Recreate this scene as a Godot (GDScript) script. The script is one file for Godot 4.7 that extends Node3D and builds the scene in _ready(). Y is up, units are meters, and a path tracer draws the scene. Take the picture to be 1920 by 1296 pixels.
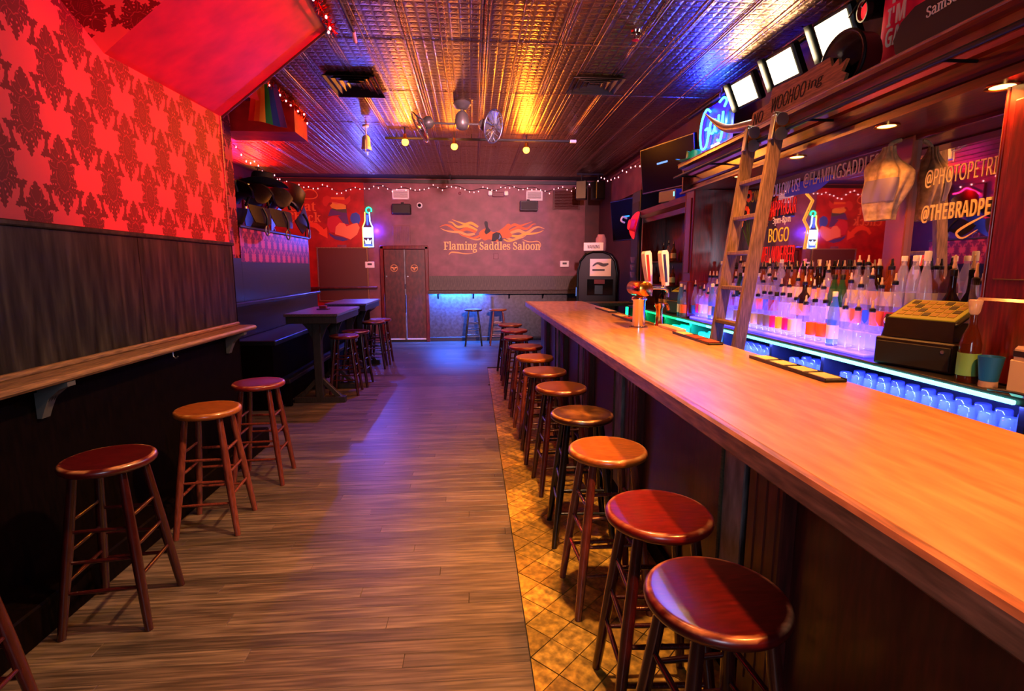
extends Node3D
# A long saloon: bar with stools along one side, red damask wall with a drink ledge along the other, stage lights and neon.
# Axes: x across the room (bar at +x), y up, the back wall at z = -11.2. The floor is y = 0.

const CEIL := 3.34
const BACK := -11.2
const WALL_L := -2.03
const ALCOVE := -2.6
const WALL_R := 2.68
const MIRROR := 2.64

var taken := {}
var mats := {}
var noises := {}
var rng := RandomNumberGenerator.new()


# ---------------------------------------------------------------- mesh builder
class G:
	var v := PackedVector3Array()
	var n := PackedVector3Array()
	var c := PackedColorArray()
	var ix := PackedInt32Array()
	var col := Color.WHITE
	var colored := false

	func pt(p: Vector3, m: Vector3) -> int:
		v.append(p)
		n.append(m)
		c.append(col)
		return v.size() - 1

	func face(a: int, b: int, d: int) -> void:
		var w := (v[b] - v[a]).cross(v[d] - v[a])
		if w.dot(n[a] + n[b] + n[d]) > 0.0:
			ix.append(a); ix.append(d); ix.append(b)
		else:
			ix.append(a); ix.append(b); ix.append(d)

	func flat(pts: Array, out: Vector3) -> void:
		var m: Vector3 = (pts[1] - pts[0]).cross(pts[2] - pts[0]).normalized()
		if m.dot(out) < 0.0:
			m = -m
		var first := v.size()
		for p in pts:
			pt(p, m)
		for i in range(1, pts.size() - 1):
			face(first, first + i, first + i + 1)

	func box(at: Vector3, size: Vector3, bev := 0.0, turn := Basis.IDENTITY) -> G:
		var h := size * 0.5
		var e := minf(bev, minf(h.x, minf(h.y, h.z)) * 0.9)
		for a in 3:
			var b := (a + 1) % 3
			var d := (a + 2) % 3
			for s in [-1.0, 1.0]:
				var pts := []
				for q in [[-1, -1], [1, -1], [1, 1], [-1, 1]]:
					var p := Vector3.ZERO
					p[a] = s * h[a]
					p[b] = q[0] * (h[b] - e)
					p[d] = q[1] * (h[d] - e)
					pts.append(at + turn * p)
				var out := Vector3.ZERO
				out[a] = s
				flat(pts, turn * out)
		if e <= 0.0:
			return self
		for a in 3:
			var b := (a + 1) % 3
			var d := (a + 2) % 3
			for s in [-1.0, 1.0]:
				for t in [-1.0, 1.0]:
					var pts := []
					for q in [[0, -1], [0, 1], [1, 1], [1, -1]]:
						var p := Vector3.ZERO
						p[a] = s * (h[a] - (e if q[0] else 0.0))
						p[b] = t * (h[b] - (0.0 if q[0] else e))
						p[d] = q[1] * (h[d] - e)
						pts.append(at + turn * p)
					var out := Vector3.ZERO
					out[a] = s
					out[b] = t
					flat(pts, turn * out)
		for s in [-1.0, 1.0]:
			for t in [-1.0, 1.0]:
				for u in [-1.0, 1.0]:
					var g := Vector3(s, t, u)
					var pts := []
					for a in 3:
						var p := g * (h - Vector3.ONE * e)
						p[a] = g[a] * h[a]
						pts.append(at + turn * p)
					flat(pts, turn * g)
		return self

	func tube(p0: Vector3, p1: Vector3, r0: float, r1: float, seg := 10, cap := true) -> G:
		return sweep([p0, p1], [r0, r1], seg, cap)

	func sweep(pts: Array, radii: Array, seg := 8, cap := true, closed := false) -> G:
		var m := pts.size()
		var up := Vector3.UP
		var rings := []
		var side := Vector3.ZERO
		for i in m:
			var a: Vector3 = pts[(i - 1 + m) % m] if closed or i > 0 else pts[i]
			var b: Vector3 = pts[(i + 1) % m] if closed or i < m - 1 else pts[i]
			var dir := (b - a).normalized()
			if side == Vector3.ZERO:
				up = Vector3.UP if absf(dir.y) < 0.9 else Vector3.RIGHT
				side = dir.cross(up).normalized()
			else:
				side = (side - dir * side.dot(dir)).normalized()
			var other := side.cross(dir).normalized()
			var r: float = radii[i] if i < radii.size() else radii[radii.size() - 1]
			var ring := []
			for k in seg:
				var t := TAU * k / seg
				var o := side * cos(t) + other * sin(t)
				ring.append(pt(pts[i] + o * r, o))
			rings.append(ring)
		for i in (m if closed else m - 1):
			var a: Array = rings[i]
			var b: Array = rings[(i + 1) % m]
			for k in seg:
				face(a[k], a[(k + 1) % seg], b[(k + 1) % seg])
				face(a[k], b[(k + 1) % seg], b[k])
		if cap and not closed:
			for e in [0, m - 1]:
				var dir: Vector3 = (pts[e] - pts[1 if e == 0 else m - 2]).normalized()
				var list := []
				for k in rings[e]:
					list.append(v[k])
				flat(list, dir)
		return self

	func lathe(prof: Array, seg := 20, xf := Transform3D.IDENTITY, smooth := 0.6) -> G:
		var m := prof.size()
		var segn := []
		for i in m - 1:
			var d: Vector2 = prof[i + 1] - prof[i]
			segn.append(Vector2(d.y, -d.x).normalized())
		for i in m - 1:
			var na: Vector2 = segn[i]
			var nb: Vector2 = segn[i]
			if i > 0 and segn[i - 1].dot(segn[i]) > smooth:
				na = (segn[i - 1] + segn[i]).normalized()
			if i < m - 2 and segn[i + 1].dot(segn[i]) > smooth:
				nb = (segn[i + 1] + segn[i]).normalized()
			var a := []
			var b := []
			for k in seg:
				var t := TAU * k / seg
				var o := Vector3(cos(t), 0, sin(t))
				a.append(pt(xf * (o * prof[i].x + Vector3.UP * prof[i].y), xf.basis * (o * na.x + Vector3.UP * na.y)))
				b.append(pt(xf * (o * prof[i + 1].x + Vector3.UP * prof[i + 1].y), xf.basis * (o * nb.x + Vector3.UP * nb.y)))
			for k in seg:
				var j := (k + 1) % seg
				if prof[i].x > 1e-5:
					face(a[k], a[j], b[j])
				if prof[i + 1].x > 1e-5:
					face(a[k], b[j], b[k])
		return self

	func ball(at: Vector3, r: Vector3, seg := 12, rings := 8) -> G:
		var grid := []
		for i in rings + 1:
			var row := []
			var p := PI * i / rings
			for k in seg:
				var t := TAU * k / seg
				var o := Vector3(sin(p) * cos(t), cos(p), sin(p) * sin(t))
				row.append(pt(at + o * r, (o / r).normalized()))
			grid.append(row)
		for i in rings:
			for k in seg:
				var j := (k + 1) % seg
				if i > 0:
					face(grid[i][k], grid[i][j], grid[i + 1][j])
				if i < rings - 1:
					face(grid[i][k], grid[i + 1][j], grid[i + 1][k])
		return self

	# a polygon in its own x-y plane, from z = 0 to z = deep
	func prism(poly: PackedVector2Array, deep: float, xf := Transform3D.IDENTITY) -> G:
		var tri := Geometry2D.triangulate_polygon(poly)
		for z in [0.0, deep]:
			var m := xf.basis * Vector3(0, 0, -1.0 if z == 0.0 else 1.0)
			var first := v.size()
			for p in poly:
				pt(xf * Vector3(p.x, p.y, z), m)
			for i in range(0, tri.size(), 3):
				face(first + tri[i], first + tri[i + 1], first + tri[i + 2])
		var turn := -1.0 if Geometry2D.is_polygon_clockwise(poly) else 1.0
		for i in poly.size():
			var a := poly[i]
			var b := poly[(i + 1) % poly.size()]
			var d := (b - a) * turn
			flat([xf * Vector3(a.x, a.y, 0), xf * Vector3(b.x, b.y, 0), xf * Vector3(b.x, b.y, deep), xf * Vector3(a.x, a.y, deep)], xf.basis * Vector3(d.y, -d.x, 0))
		return self

	# a stroke of changing width in its own x-y plane
	func ribbon(pts: Array, widths: Array, deep: float, xf := Transform3D.IDENTITY) -> G:
		var a := []
		var b := []
		for i in pts.size():
			var d: Vector2 = (pts[mini(i + 1, pts.size() - 1)] - pts[maxi(i - 1, 0)]).normalized()
			var o := Vector2(-d.y, d.x) * float(widths[i]) * 0.5
			a.append(pts[i] + o)
			b.append(pts[i] - o)
		for i in pts.size() - 1:
			var q := [a[i], b[i], b[i + 1], a[i + 1]]
			var top := []
			var low := []
			for p in q:
				top.append(xf * Vector3(p.x, p.y, deep))
				low.append(xf * Vector3(p.x, p.y, 0))
			flat([top[0], top[1], top[2]], xf.basis.z)
			flat([top[0], top[2], top[3]], xf.basis.z)
			flat([top[0], top[3], low[3], low[0]], xf.basis * Vector3(a[i].x - b[i].x, a[i].y - b[i].y, 0))
			flat([top[1], top[2], low[2], low[1]], xf.basis * Vector3(b[i].x - a[i].x, b[i].y - a[i].y, 0))
		return self

	# a smooth sheet with thickness: f(u, v) gives a point, u and v from 0 to 1
	func sheet(f: Callable, nu: int, nv: int, thick := 0.0) -> G:
		var sides := [1.0, -1.0] if thick > 0.0 else [1.0]
		var edge := []
		for s in sides:
			var grid := []
			for i in nu + 1:
				var row := []
				for j in nv + 1:
					var u := float(i) / nu
					var w := float(j) / nv
					var p: Vector3 = f.call(u, w)
					var du: Vector3 = f.call(minf(u + 0.004, 1.0), w) - f.call(maxf(u - 0.004, 0.0), w)
					var dv: Vector3 = f.call(u, minf(w + 0.004, 1.0)) - f.call(u, maxf(w - 0.004, 0.0))
					var m := du.cross(dv).normalized()
					if m.length() < 0.5:
						m = Vector3.UP
					row.append(pt(p + m * s * thick * 0.5, m * s))
				grid.append(row)
			for i in nu:
				for j in nv:
					face(grid[i][j], grid[i + 1][j], grid[i + 1][j + 1])
					face(grid[i][j], grid[i + 1][j + 1], grid[i][j + 1])
			edge.append(grid)
		if thick > 0.0:
			for i in nu:
				for j in [0, nv]:
					var q := [v[edge[0][i][j]], v[edge[0][i + 1][j]], v[edge[1][i + 1][j]], v[edge[1][i][j]]]
					flat(q, v[edge[0][i][j]] - v[edge[0][i][1 if j == 0 else nv - 1]])
			for j in nv:
				for i in [0, nu]:
					var q := [v[edge[0][i][j]], v[edge[0][i][j + 1]], v[edge[1][i][j + 1]], v[edge[1][i][j]]]
					flat(q, v[edge[0][i][j]] - v[edge[0][1 if i == 0 else nu - 1][j]])
		return self

	func mesh() -> ArrayMesh:
		var arrays := []
		arrays.resize(Mesh.ARRAY_MAX)
		arrays[Mesh.ARRAY_VERTEX] = v
		arrays[Mesh.ARRAY_NORMAL] = n
		if colored:
			arrays[Mesh.ARRAY_COLOR] = c
		arrays[Mesh.ARRAY_INDEX] = ix
		var m := ArrayMesh.new()
		m.add_surface_from_arrays(Mesh.PRIMITIVE_TRIANGLES, arrays)
		return m


func bx(at: Vector3, size: Vector3, bev := 0.0) -> G:
	return G.new().box(at, size, bev)


# a box given by its two corners
func span(a: Vector3, b: Vector3, bev := 0.0) -> G:
	return G.new().box((a + b) * 0.5, (b - a).abs(), bev)


func tube(a: Vector3, b: Vector3, r0: float, r1 := -1.0, seg := 10) -> G:
	return G.new().tube(a, b, r0, r0 if r1 < 0.0 else r1, seg)


func pv(list: Array) -> PackedVector2Array:
	var out := PackedVector2Array()
	for i in range(0, list.size(), 2):
		out.append(Vector2(list[i], list[i + 1]))
	return out


func circle2(r: float, seg := 24, cx := 0.0, cy := 0.0, ry := -1.0) -> PackedVector2Array:
	var out := PackedVector2Array()
	for k in seg:
		out.append(Vector2(cx + cos(TAU * k / seg) * r, cy + sin(TAU * k / seg) * (ry if ry > 0.0 else r)))
	return out


# a smooth curve through control points (Catmull-Rom)
func curve(list: Array, steps := 6) -> Array:
	var out := []
	for i in list.size() - 1:
		var p0 = list[maxi(i - 1, 0)]
		var p1 = list[i]
		var p2 = list[i + 1]
		var p3 = list[mini(i + 2, list.size() - 1)]
		for k in steps:
			out.append(p1.cubic_interpolate(p2, p0, p3, float(k) / steps))
	out.append(list[list.size() - 1])
	return out


# ---------------------------------------------------------------- naming and placing
func named(called: String) -> String:
	taken[called] = taken.get(called, -1) + 1
	return called if taken[called] == 0 else "%s_%03d" % [called, taken[called]]


func tag(o: Node3D, label: String, category: String, group := "") -> Node3D:
	o.set_meta("label", label)
	o.set_meta("category", category)
	if group:
		o.set_meta("group", group)
	return o


func thing(called: String, label: String, category: String, at := Vector3.ZERO, turn := 0.0, group := "") -> Node3D:
	var o := Node3D.new()
	o.name = named(called)
	add_child(o)
	o.position = at
	o.rotation.y = turn
	return tag(o, label, category, group)


func part(parent: Node3D, called: String, shape, m: Material, at := Vector3.ZERO) -> MeshInstance3D:
	var o := MeshInstance3D.new()
	o.name = called
	o.mesh = shape.mesh() if shape is G else shape
	o.material_override = null
	o.set_surface_override_material(0, m)
	for k in range(1, o.mesh.get_surface_count()):
		o.set_surface_override_material(k, m)
	o.position = at
	parent.add_child(o, true)
	return o


func solo(called: String, shape, m: Material, label: String, category: String, at := Vector3.ZERO, group := "") -> MeshInstance3D:
	var o := part(self, named(called), shape, m, at)
	tag(o, label, category, group)
	return o


func struct(called: String, shape, m: Material, label := "", category := "") -> MeshInstance3D:
	var o := part(self, named(called), shape, m)
	o.set_meta("kind", "structure")
	if label:
		tag(o, label, category)
	return o


func again(o: Node3D, called: String, label := "", group := "") -> Node3D:
	var r: Node3D = o.duplicate()
	r.name = named(called)
	add_child(r)
	if label:
		r.set_meta("label", label)
	if group:
		r.set_meta("group", group)
	return r


# lettering as a thin raised mesh, scaled to the given width and height, its lower corner at the origin of xf
func letters(parent: Node3D, called: String, words: String, font: String, size: Vector2, m: Material, xf: Transform3D, deep := 0.004, bold := 400, italic := false) -> MeshInstance3D:
	var f := SystemFont.new()
	f.font_names = PackedStringArray([font])
	f.font_weight = bold
	f.font_italic = italic
	var t := TextMesh.new()
	t.text = words
	t.font = f
	t.font_size = 32
	t.pixel_size = 0.01
	t.depth = 0.01
	t.curve_step = 1.5
	var box := t.get_aabb()
	var o := part(parent, called, t, m)
	var k := Vector3(size.x / maxf(box.size.x, 0.001), size.y / maxf(box.size.y, 0.001), deep / 0.01)
	o.transform = xf * Transform3D(Basis.from_scale(k), -box.position * k)
	return o


# ---------------------------------------------------------------- materials
func grain(key: String, low: float, high: float, freq: float, octaves := 4, kind := FastNoiseLite.TYPE_SIMPLEX_SMOOTH) -> NoiseTexture2D:
	if noises.has(key):
		return noises[key]
	var f := FastNoiseLite.new()
	f.noise_type = kind
	f.seed = 11 + noises.size() * 7
	f.frequency = freq
	f.fractal_octaves = octaves
	var t := NoiseTexture2D.new()
	t.width = 256
	t.height = 256
	t.seamless = true
	t.noise = f
	var g := Gradient.new()
	g.set_color(0, Color(low, low, low))
	g.set_color(1, Color(high, high, high))
	t.color_ramp = g
	noises[key] = t
	return t


func mat(key: String, color := Color.WHITE, rough := 0.6, metal := 0.0) -> StandardMaterial3D:
	if mats.has(key):
		return mats[key]
	var m := StandardMaterial3D.new()
	m.resource_name = key
	m.albedo_color = color
	m.roughness = rough
	m.metallic = metal
	mats[key] = m
	return m


# grain of stretched noise; scale gives how often it repeats per metre along each axis
func grained(key: String, color: Color, rough: float, tex: Texture2D, scale: Vector3, world := true, relief := 0.0, coat := 0.0) -> StandardMaterial3D:
	if mats.has(key):
		return mats[key]
	var m := mat(key, color, rough)
	m.albedo_texture = tex
	m.uv1_triplanar = true
	m.uv1_world_triplanar = world
	m.uv1_scale = scale
	if relief > 0.0:
		m.heightmap_enabled = true
		m.heightmap_texture = tex
		m.heightmap_scale = relief
	if coat > 0.0:
		m.clearcoat_enabled = true
		m.clearcoat = coat
		m.clearcoat_roughness = 0.15
	return m


func glow(key: String, color: Color, energy: float, base := Color(0.05, 0.05, 0.05)) -> StandardMaterial3D:
	if mats.has(key):
		return mats[key]
	var m := mat(key, base, 0.5)
	m.emission_enabled = true
	m.emission = color
	m.emission_energy_multiplier = energy
	return m


func glass(key: String, color: Color, alpha: float, rough := 0.05) -> StandardMaterial3D:
	if mats.has(key):
		return mats[key]
	var m := mat(key, Color(color.r, color.g, color.b, alpha), rough)
	m.transparency = BaseMaterial3D.TRANSPARENCY_ALPHA
	return m


# ---------------------------------------------------------------- lights
func spot(at: Vector3, to: Vector3, color: Color, energy: float, angle: float, soft := 0.9, size := 0.06) -> void:
	var l := SpotLight3D.new()
	l.name = named("spot_beam")
	add_child(l)
	l.look_at_from_position(at, to, Vector3.UP if absf((to - at).normalized().y) < 0.95 else Vector3.RIGHT)
	l.light_color = color
	l.light_energy = energy
	l.spot_angle = angle
	l.spot_angle_attenuation = soft
	l.spot_range = 20.0
	l.spot_attenuation = 2.0
	l.light_size = size
	l.shadow_enabled = true


func omni(at: Vector3, color: Color, energy: float, size := 0.03) -> void:
	var l := OmniLight3D.new()
	l.name = named("bulb_glow")
	add_child(l)
	l.position = at
	l.light_color = color
	l.light_energy = energy
	l.omni_range = 20.0
	l.omni_attenuation = 2.0
	l.light_size = size
	l.shadow_enabled = true


func area(at: Vector3, to: Vector3, size: Vector2, color: Color, energy: float) -> void:
	var l := AreaLight3D.new()
	l.name = named("panel_glow")
	add_child(l)
	l.look_at_from_position(at, to, Vector3.UP if absf((to - at).normalized().y) < 0.95 else Vector3.RIGHT)
	l.light_color = color
	l.light_energy = energy
	l.area_size = size
	l.area_range = 20.0
	l.shadow_enabled = true


# a stage light: a short can with a yoke, its lens glowing, and the light itself in front of the lens
func stage_can(label: String, at: Vector3, to: Vector3, color: Color, energy: float, angle: float, group := "", shell := Color(0.02, 0.02, 0.022)) -> void:
	var o := thing("stage_light", label, "stage light", at, 0.0, group)
	var d := (to - at).normalized()
	var b := Basis.looking_at(d, Vector3.UP if absf(d.y) < 0.95 else Vector3.RIGHT)
	var xf := Transform3D(b * Basis(Vector3.RIGHT, -PI / 2), Vector3.ZERO)
	var m := mat("can_shell_%s" % shell.to_html(), shell, 0.45, 0.3)
	part(o, "can", G.new().lathe([Vector2(0, -0.16), Vector2(0.035, -0.16), Vector2(0.05, -0.13), Vector2(0.055, -0.02), Vector2(0.062, -0.015), Vector2(0.062, 0.02), Vector2(0.052, 0.02), Vector2(0.05, -0.004), Vector2(0, -0.004)], 18, xf), m)
	var lens_color := Color(color.r * 0.9 + 0.1, color.g * 0.9 + 0.1, color.b * 0.9 + 0.1)
	part(o, "lamp_lens", G.new().lathe([Vector2(0, 0.004), Vector2(0.03, 0.002), Vector2(0.049, -0.002), Vector2(0, -0.003)], 18, xf), glow("lens_%s" % color.to_html(), lens_color, 1.5))
	var arm := G.new()
	var s := b.x * 0.07
	var top := Vector3(0, CEIL - at.y, 0)
	arm.sweep([s - d * -0.06, s + Vector3(0, 0.09, 0), -s + Vector3(0, 0.09, 0), -s - d * -0.06], [0.006], 6)
	arm.tube(Vector3(0, 0.09, 0), top, 0.008, 0.008, 8)
	arm.tube(top - Vector3(0, 0.015, 0), top, 0.04, 0.04, 14)
	part(o, "yoke", arm, m)
	spot(at + d * 0.03, to, color, energy, angle)


func _ready() -> void:
	rng.seed = 20240607
	set_view()
	set_lights()
	make_materials()
	build_shell()
	build_floor()
	build_ceiling()
	build_entry_wall()
	build_ledge_wall()
	build_alcove()
	build_back_wall()
	build_bar()
	build_back_bar()
	build_cornice_unit()
	build_side_cabinet()
	build_stools()
	build_tables()
	build_ceiling_fittings()
	build_nook_display()
	build_string_lights()
	build_far_corner()
	build_cornice_display()
	build_ladder()
	build_mirror_writing()
	build_bar_top_things()
	build_back_bar_things()
	build_bottles()
	build_glassware()


func set_view() -> void:
	var cam := Camera3D.new()
	cam.name = "camera"
	cam.position = Vector3(0, 1.55, 0)
	cam.rotation = Vector3(deg_to_rad(-8.419), deg_to_rad(-4.243), 0)
	cam.fov = 66.94
	cam.near = 0.05
	cam.current = true
	add_child(cam)
	var around := WorldEnvironment.new()
	around.name = "surroundings"
	var e := Environment.new()
	e.background_mode = Environment.BG_COLOR
	e.background_color = Color(0.62, 0.7, 0.85)
	e.tonemap_mode = Environment.TONE_MAPPER_LINEAR
	e.tonemap_exposure = 1.1
	e.sdfgi_enabled = true
	e.ssao_enabled = true
	e.ssil_enabled = true
	around.environment = e
	add_child(around)


func set_lights() -> void:
	# daylight through the street window behind the camera
	area(Vector3(-0.3, 1.75, 1.56), Vector3(-0.3, 1.5, -4), Vector2(0.9, 0.9), Color(0.85, 0.9, 1.0), 2.4)
	# amber cans above the bar
	var amber := Color(1.0, 0.6, 0.27)
	stage_can("black stage can with amber lens above the open bar end", Vector3(1.5, 3.2, -0.6), Vector3(1.3, 0.9, -0.95), amber, 17.0, 56.0)
	stage_can("black stage can with amber lens above the middle of the bar", Vector3(1.5, 3.2, -2.95), Vector3(1.15, 0.9, -3.7), amber, 20.0, 50.0)
	stage_can("black stage can with amber lens beside the red cans", Vector3(0.55, 3.2, -2.2), Vector3(-0.45, 0.0, -2.9), Color(1.0, 0.74, 0.5), 17.0, 44.0)
	# red cans aimed at the damask wall
	var red := Color(1.0, 0.03, 0.05)
	stage_can("black stage can with red lens behind the drum, aimed at the damask wall", Vector3(2.43, 3.12, -3.32), Vector3(-2.03, 2.55, -4.0), red, 44.0, 21.0)
	stage_can("black stage can with red lens beside the coat check counter", Vector3(-3.2, 2.75, -7.3), Vector3(-3.0, 2.3, -11.2), red, 4.5, 70.0)
	stage_can("black stage can with red lens tilted up at the coat check ceiling", Vector3(-3.85, 2.95, -10.1), Vector3(-3.2, 3.34, -8.7), red, 7.0, 62.0)
	# rail cans over the tables and towards the end wall
	var violet := Color(0.3, 0.17, 1.0)
	stage_can("small white stage can with violet lens above the tables", Vector3(-1.34, 3.06, -7.1), Vector3(-1.3, 0.6, -6.9), violet, 10.0, 47.0, "", Color(0.75, 0.75, 0.78))
	stage_can("black stage can with rose lens aimed at the saloon lettering", Vector3(0.9, 2.75, -1.7), Vector3(0.0, 2.0, -11.2), Color(1.0, 0.7, 0.74), 84.0, 20.0)


# ---------------------------------------------------------------- shared materials
func damask(ground: Color, motif: Color) -> ImageTexture:
	# leaves of one half of the motif: centre x, y, angle, half length, half width, bend
	var leaves := [
		[0.0, -0.62, 0.0, 0.2, 0.075, 0.0], [0.13, -0.52, 0.55, 0.17, 0.05, 1.6], [0.24, -0.36, 0.95, 0.17, 0.055, 1.8], [0.33, -0.15, 1.25, 0.17, 0.055, 1.7],
		[0.36, 0.08, 1.7, 0.15, 0.05, -1.6], [0.29, 0.27, 2.2, 0.16, 0.05, -1.8], [0.17, 0.42, 2.6, 0.16, 0.045, -1.6], [0.0, 0.56, 0.0, 0.2, 0.055, 0.0],
		[0.47, -0.42, 0.5, 0.2, 0.035, 2.6], [0.52, 0.3, 2.5, 0.22, 0.035, -2.4], [0.46, 0.62, 0.9, 0.16, 0.035, 2.2], [0.4, -0.72, 2.3, 0.16, 0.035, -2.4],
	]
	var w := 256
	var h := 352
	var im := Image.create(w, h, false, Image.FORMAT_RGB8)
	for j in h:
		for i in w / 2:
			var dark := 0.0
			for o in [0.0, 1.0]:
				var u: float = 2.0 * i / w - 1.0 + o
				var q: float = fposmod(2.0 * j / h + o, 2.0) - 1.0
				var x := absf(u)
				var r := Vector2(x * 1.25, q).length()
				var t := atan2(x, -q)
				# pomegranate heart in the middle of the leaves
				if r < 0.4 + 0.03 * cos(t * 16.0):
					dark = 1.0
					if absf(r - 0.3 - 0.012 * cos(t * 12.0)) < 0.014 or (r < 0.17 and fposmod((x + q) * 14.0, 1.0) < 0.16 and fposmod((x - q) * 14.0, 1.0) > 0.1):
						dark = 0.5
				for l in leaves:
					var dx: float = x - l[0]
					var dy: float = q - l[1]
					if absf(dx) > 0.3 or absf(dy) > 0.3:
						continue
					var sn: float = sin(l[2])
					var cs: float = cos(l[2])
					var a: float = dx * sn - dy * cs
					var b: float = dx * cs + dy * sn + l[5] * a * a
					var wide: float = l[4] * 2.0 * (1.0 - pow(a / l[3], 2.0)) * (1.0 + 0.28 * cos(a * 75.0))
					if absf(a) < l[3] and absf(b) < wide:
						dark = maxf(dark, 1.0)
						if absf(b) < 0.007 and l[4] > 0.04:
							dark = 0.55
			var c := ground.lerp(motif, dark)
			im.set_pixel(i, j, c)
			im.set_pixel((w - i) % w, j, c)
	for j in h:
		im.set_pixel(w / 2, j, im.get_pixel(w / 2 - 1, j))
	return ImageTexture.create_from_image(im)


func make_materials() -> void:
	var fibre := grain("fibre", 0.5, 1.0, 0.03, 5)
	var soft := grain("soft", 0.72, 1.0, 0.012, 4)
	var blotch := grain("blotch", 0.55, 1.0, 0.018, 5)
	# damask wallpaper: satin ground, matt motif
	var paper := mat("damask_paper", Color.WHITE, 0.62)
	paper.metallic_specular = 0.35
	paper.albedo_texture = damask(Color(0.8, 0.27, 0.28), Color(0.4, 0.012, 0.06))
	paper.uv1_triplanar = true
	paper.uv1_world_triplanar = true
	paper.uv1_scale = Vector3(2.8, 2.0, 2.8)
	paper.uv1_triplanar_sharpness = 8.0
	var small := mat("damask_small", Color.WHITE, 0.5)
	small.albedo_texture = paper.albedo_texture
	small.uv1_triplanar = true
	small.uv1_world_triplanar = true
	small.uv1_scale = Vector3(5.0, 3.0, 5.0)
	small.uv1_triplanar_sharpness = 8.0
	grained("red_paint", Color(0.78, 0.1, 0.11), 0.55, soft, Vector3(1.2, 1.2, 1.2))
	grained("mural_red", Color(0.7, 0.07, 0.07), 0.6, soft, Vector3(1, 1, 1))
	grained("mauve_paint", Color(0.5, 0.27, 0.32), 0.5, soft, Vector3(0.9, 0.9, 0.9))
	grained("dark_red_paint", Color(0.3, 0.05, 0.06), 0.5, soft, Vector3(1, 1, 1))
	grained("black_ply", Color(0.27, 0.25, 0.21), 0.42, grain("ply", 0.25, 1.0, 0.02, 5), Vector3(2.6, 0.3, 2.6), true, 0.12)
	mats["black_ply"].metallic_specular = 0.3
	grained("black_base", Color(0.06, 0.024, 0.02), 0.62, fibre, Vector3(5.0, 0.7, 5.0))
	mats["black_base"].metallic_specular = 0.15
	grained("slate_panel", Color(0.26, 0.26, 0.26), 0.38, blotch, Vector3(2.2, 2.2, 2.2), true, 0.2)
	grained("grey_band", Color(0.36, 0.33, 0.29), 0.55, fibre, Vector3(7, 1.0, 7))
	grained("ledge_wood", Color(0.66, 0.5, 0.33), 0.45, fibre, Vector3(9, 9, 0.8), true, 0.05)
	grained("ledge_back", Color(0.3, 0.26, 0.17), 0.5, fibre, Vector3(9, 9, 0.8))
	grained("bar_wood", Color(0.8, 0.6, 0.42), 0.33, grain("boards", 0.72, 1.0, 0.02, 5), Vector3(3.2, 3.2, 0.55), true, 0.01, 0.35)
	grained("bar_edge", Color(0.72, 0.47, 0.35), 0.35, fibre, Vector3(5, 5, 0.7), true, 0.0, 0.3)
	grained("mahogany", Color(0.48, 0.09, 0.06), 0.3, fibre, Vector3(5, 0.6, 5), true, 0.0, 0.5)
	grained("mahogany_long", Color(0.48, 0.12, 0.065), 0.3, fibre, Vector3(6, 6, 0.5), true, 0.0, 0.5)
	grained("bar_panel", Color(0.3, 0.08, 0.075), 0.38, fibre, Vector3(5, 0.6, 5), true, 0.0, 0.2)
	grained("black_paint", Color(0.07, 0.065, 0.07), 0.45, soft, Vector3(1, 1, 1))
	grained("black_wood", Color(0.09, 0.08, 0.085), 0.4, fibre, Vector3(6, 6, 0.6), true, 0.05, 0.15)
	grained("table_wood", Color(0.42, 0.34, 0.32), 0.38, fibre, Vector3(8, 8, 0.7), true, 0.05, 0.2)
	grained("table_base", Color(0.2, 0.17, 0.16), 0.5, fibre, Vector3(8, 0.8, 8))
	grained("steel_strip", Color(0.5, 0.52, 0.54), 0.4, blotch, Vector3(3, 1, 3))
	mats["steel_strip"].metallic = 0.2
	grained("door_wood", Color(0.36, 0.14, 0.12), 0.4, blotch, Vector3(2.2, 1.1, 2.2), true, 0.0, 0.2)
	grained("ladder_wood", Color(0.5, 0.4, 0.33), 0.55, fibre, Vector3(10, 0.9, 10), true, 0.05)
	grained("sign_wood", Color(0.76, 0.53, 0.34), 0.6, fibre, Vector3(7, 7, 0.8), true, 0.05)
	grained("leather", Color(0.09, 0.045, 0.035), 0.42, blotch, Vector3(5, 5, 5), false, 0.06)
	grained("pale_leather", Color(0.85, 0.74, 0.54), 0.6, blotch, Vector3(4, 4, 4), false, 0.06)
	mat("black_plastic", Color(0.028, 0.028, 0.032), 0.4)
	mat("black_gloss", Color(0.02, 0.02, 0.025), 0.12)
	mat("grey_plastic", Color(0.2, 0.2, 0.22), 0.5)
	mat("white_plastic", Color(0.86, 0.86, 0.86), 0.4)
	mat("white_paper", Color(0.85, 0.83, 0.8), 0.8)
	mat("cream_pad", Color(0.8, 0.72, 0.55), 0.7)
	mat("chrome", Color(0.82, 0.82, 0.84), 0.12, 1.0)
	mat("brass", Color(0.86, 0.6, 0.26), 0.2, 1.0)
	mat("steel", Color(0.62, 0.66, 0.72), 0.35, 1.0)
	mat("dark_iron", Color(0.1, 0.1, 0.11), 0.5, 0.6)
	mat("fan_metal", Color(0.42, 0.4, 0.4), 0.4, 0.5)
	mat("wire_black", Color(0.015, 0.015, 0.015), 0.6)
	var mirror := mat("mirror_silver", Color(0.9, 0.9, 0.9), 0.02, 1.0)
	mirror.metallic_specular = 0.5


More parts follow.
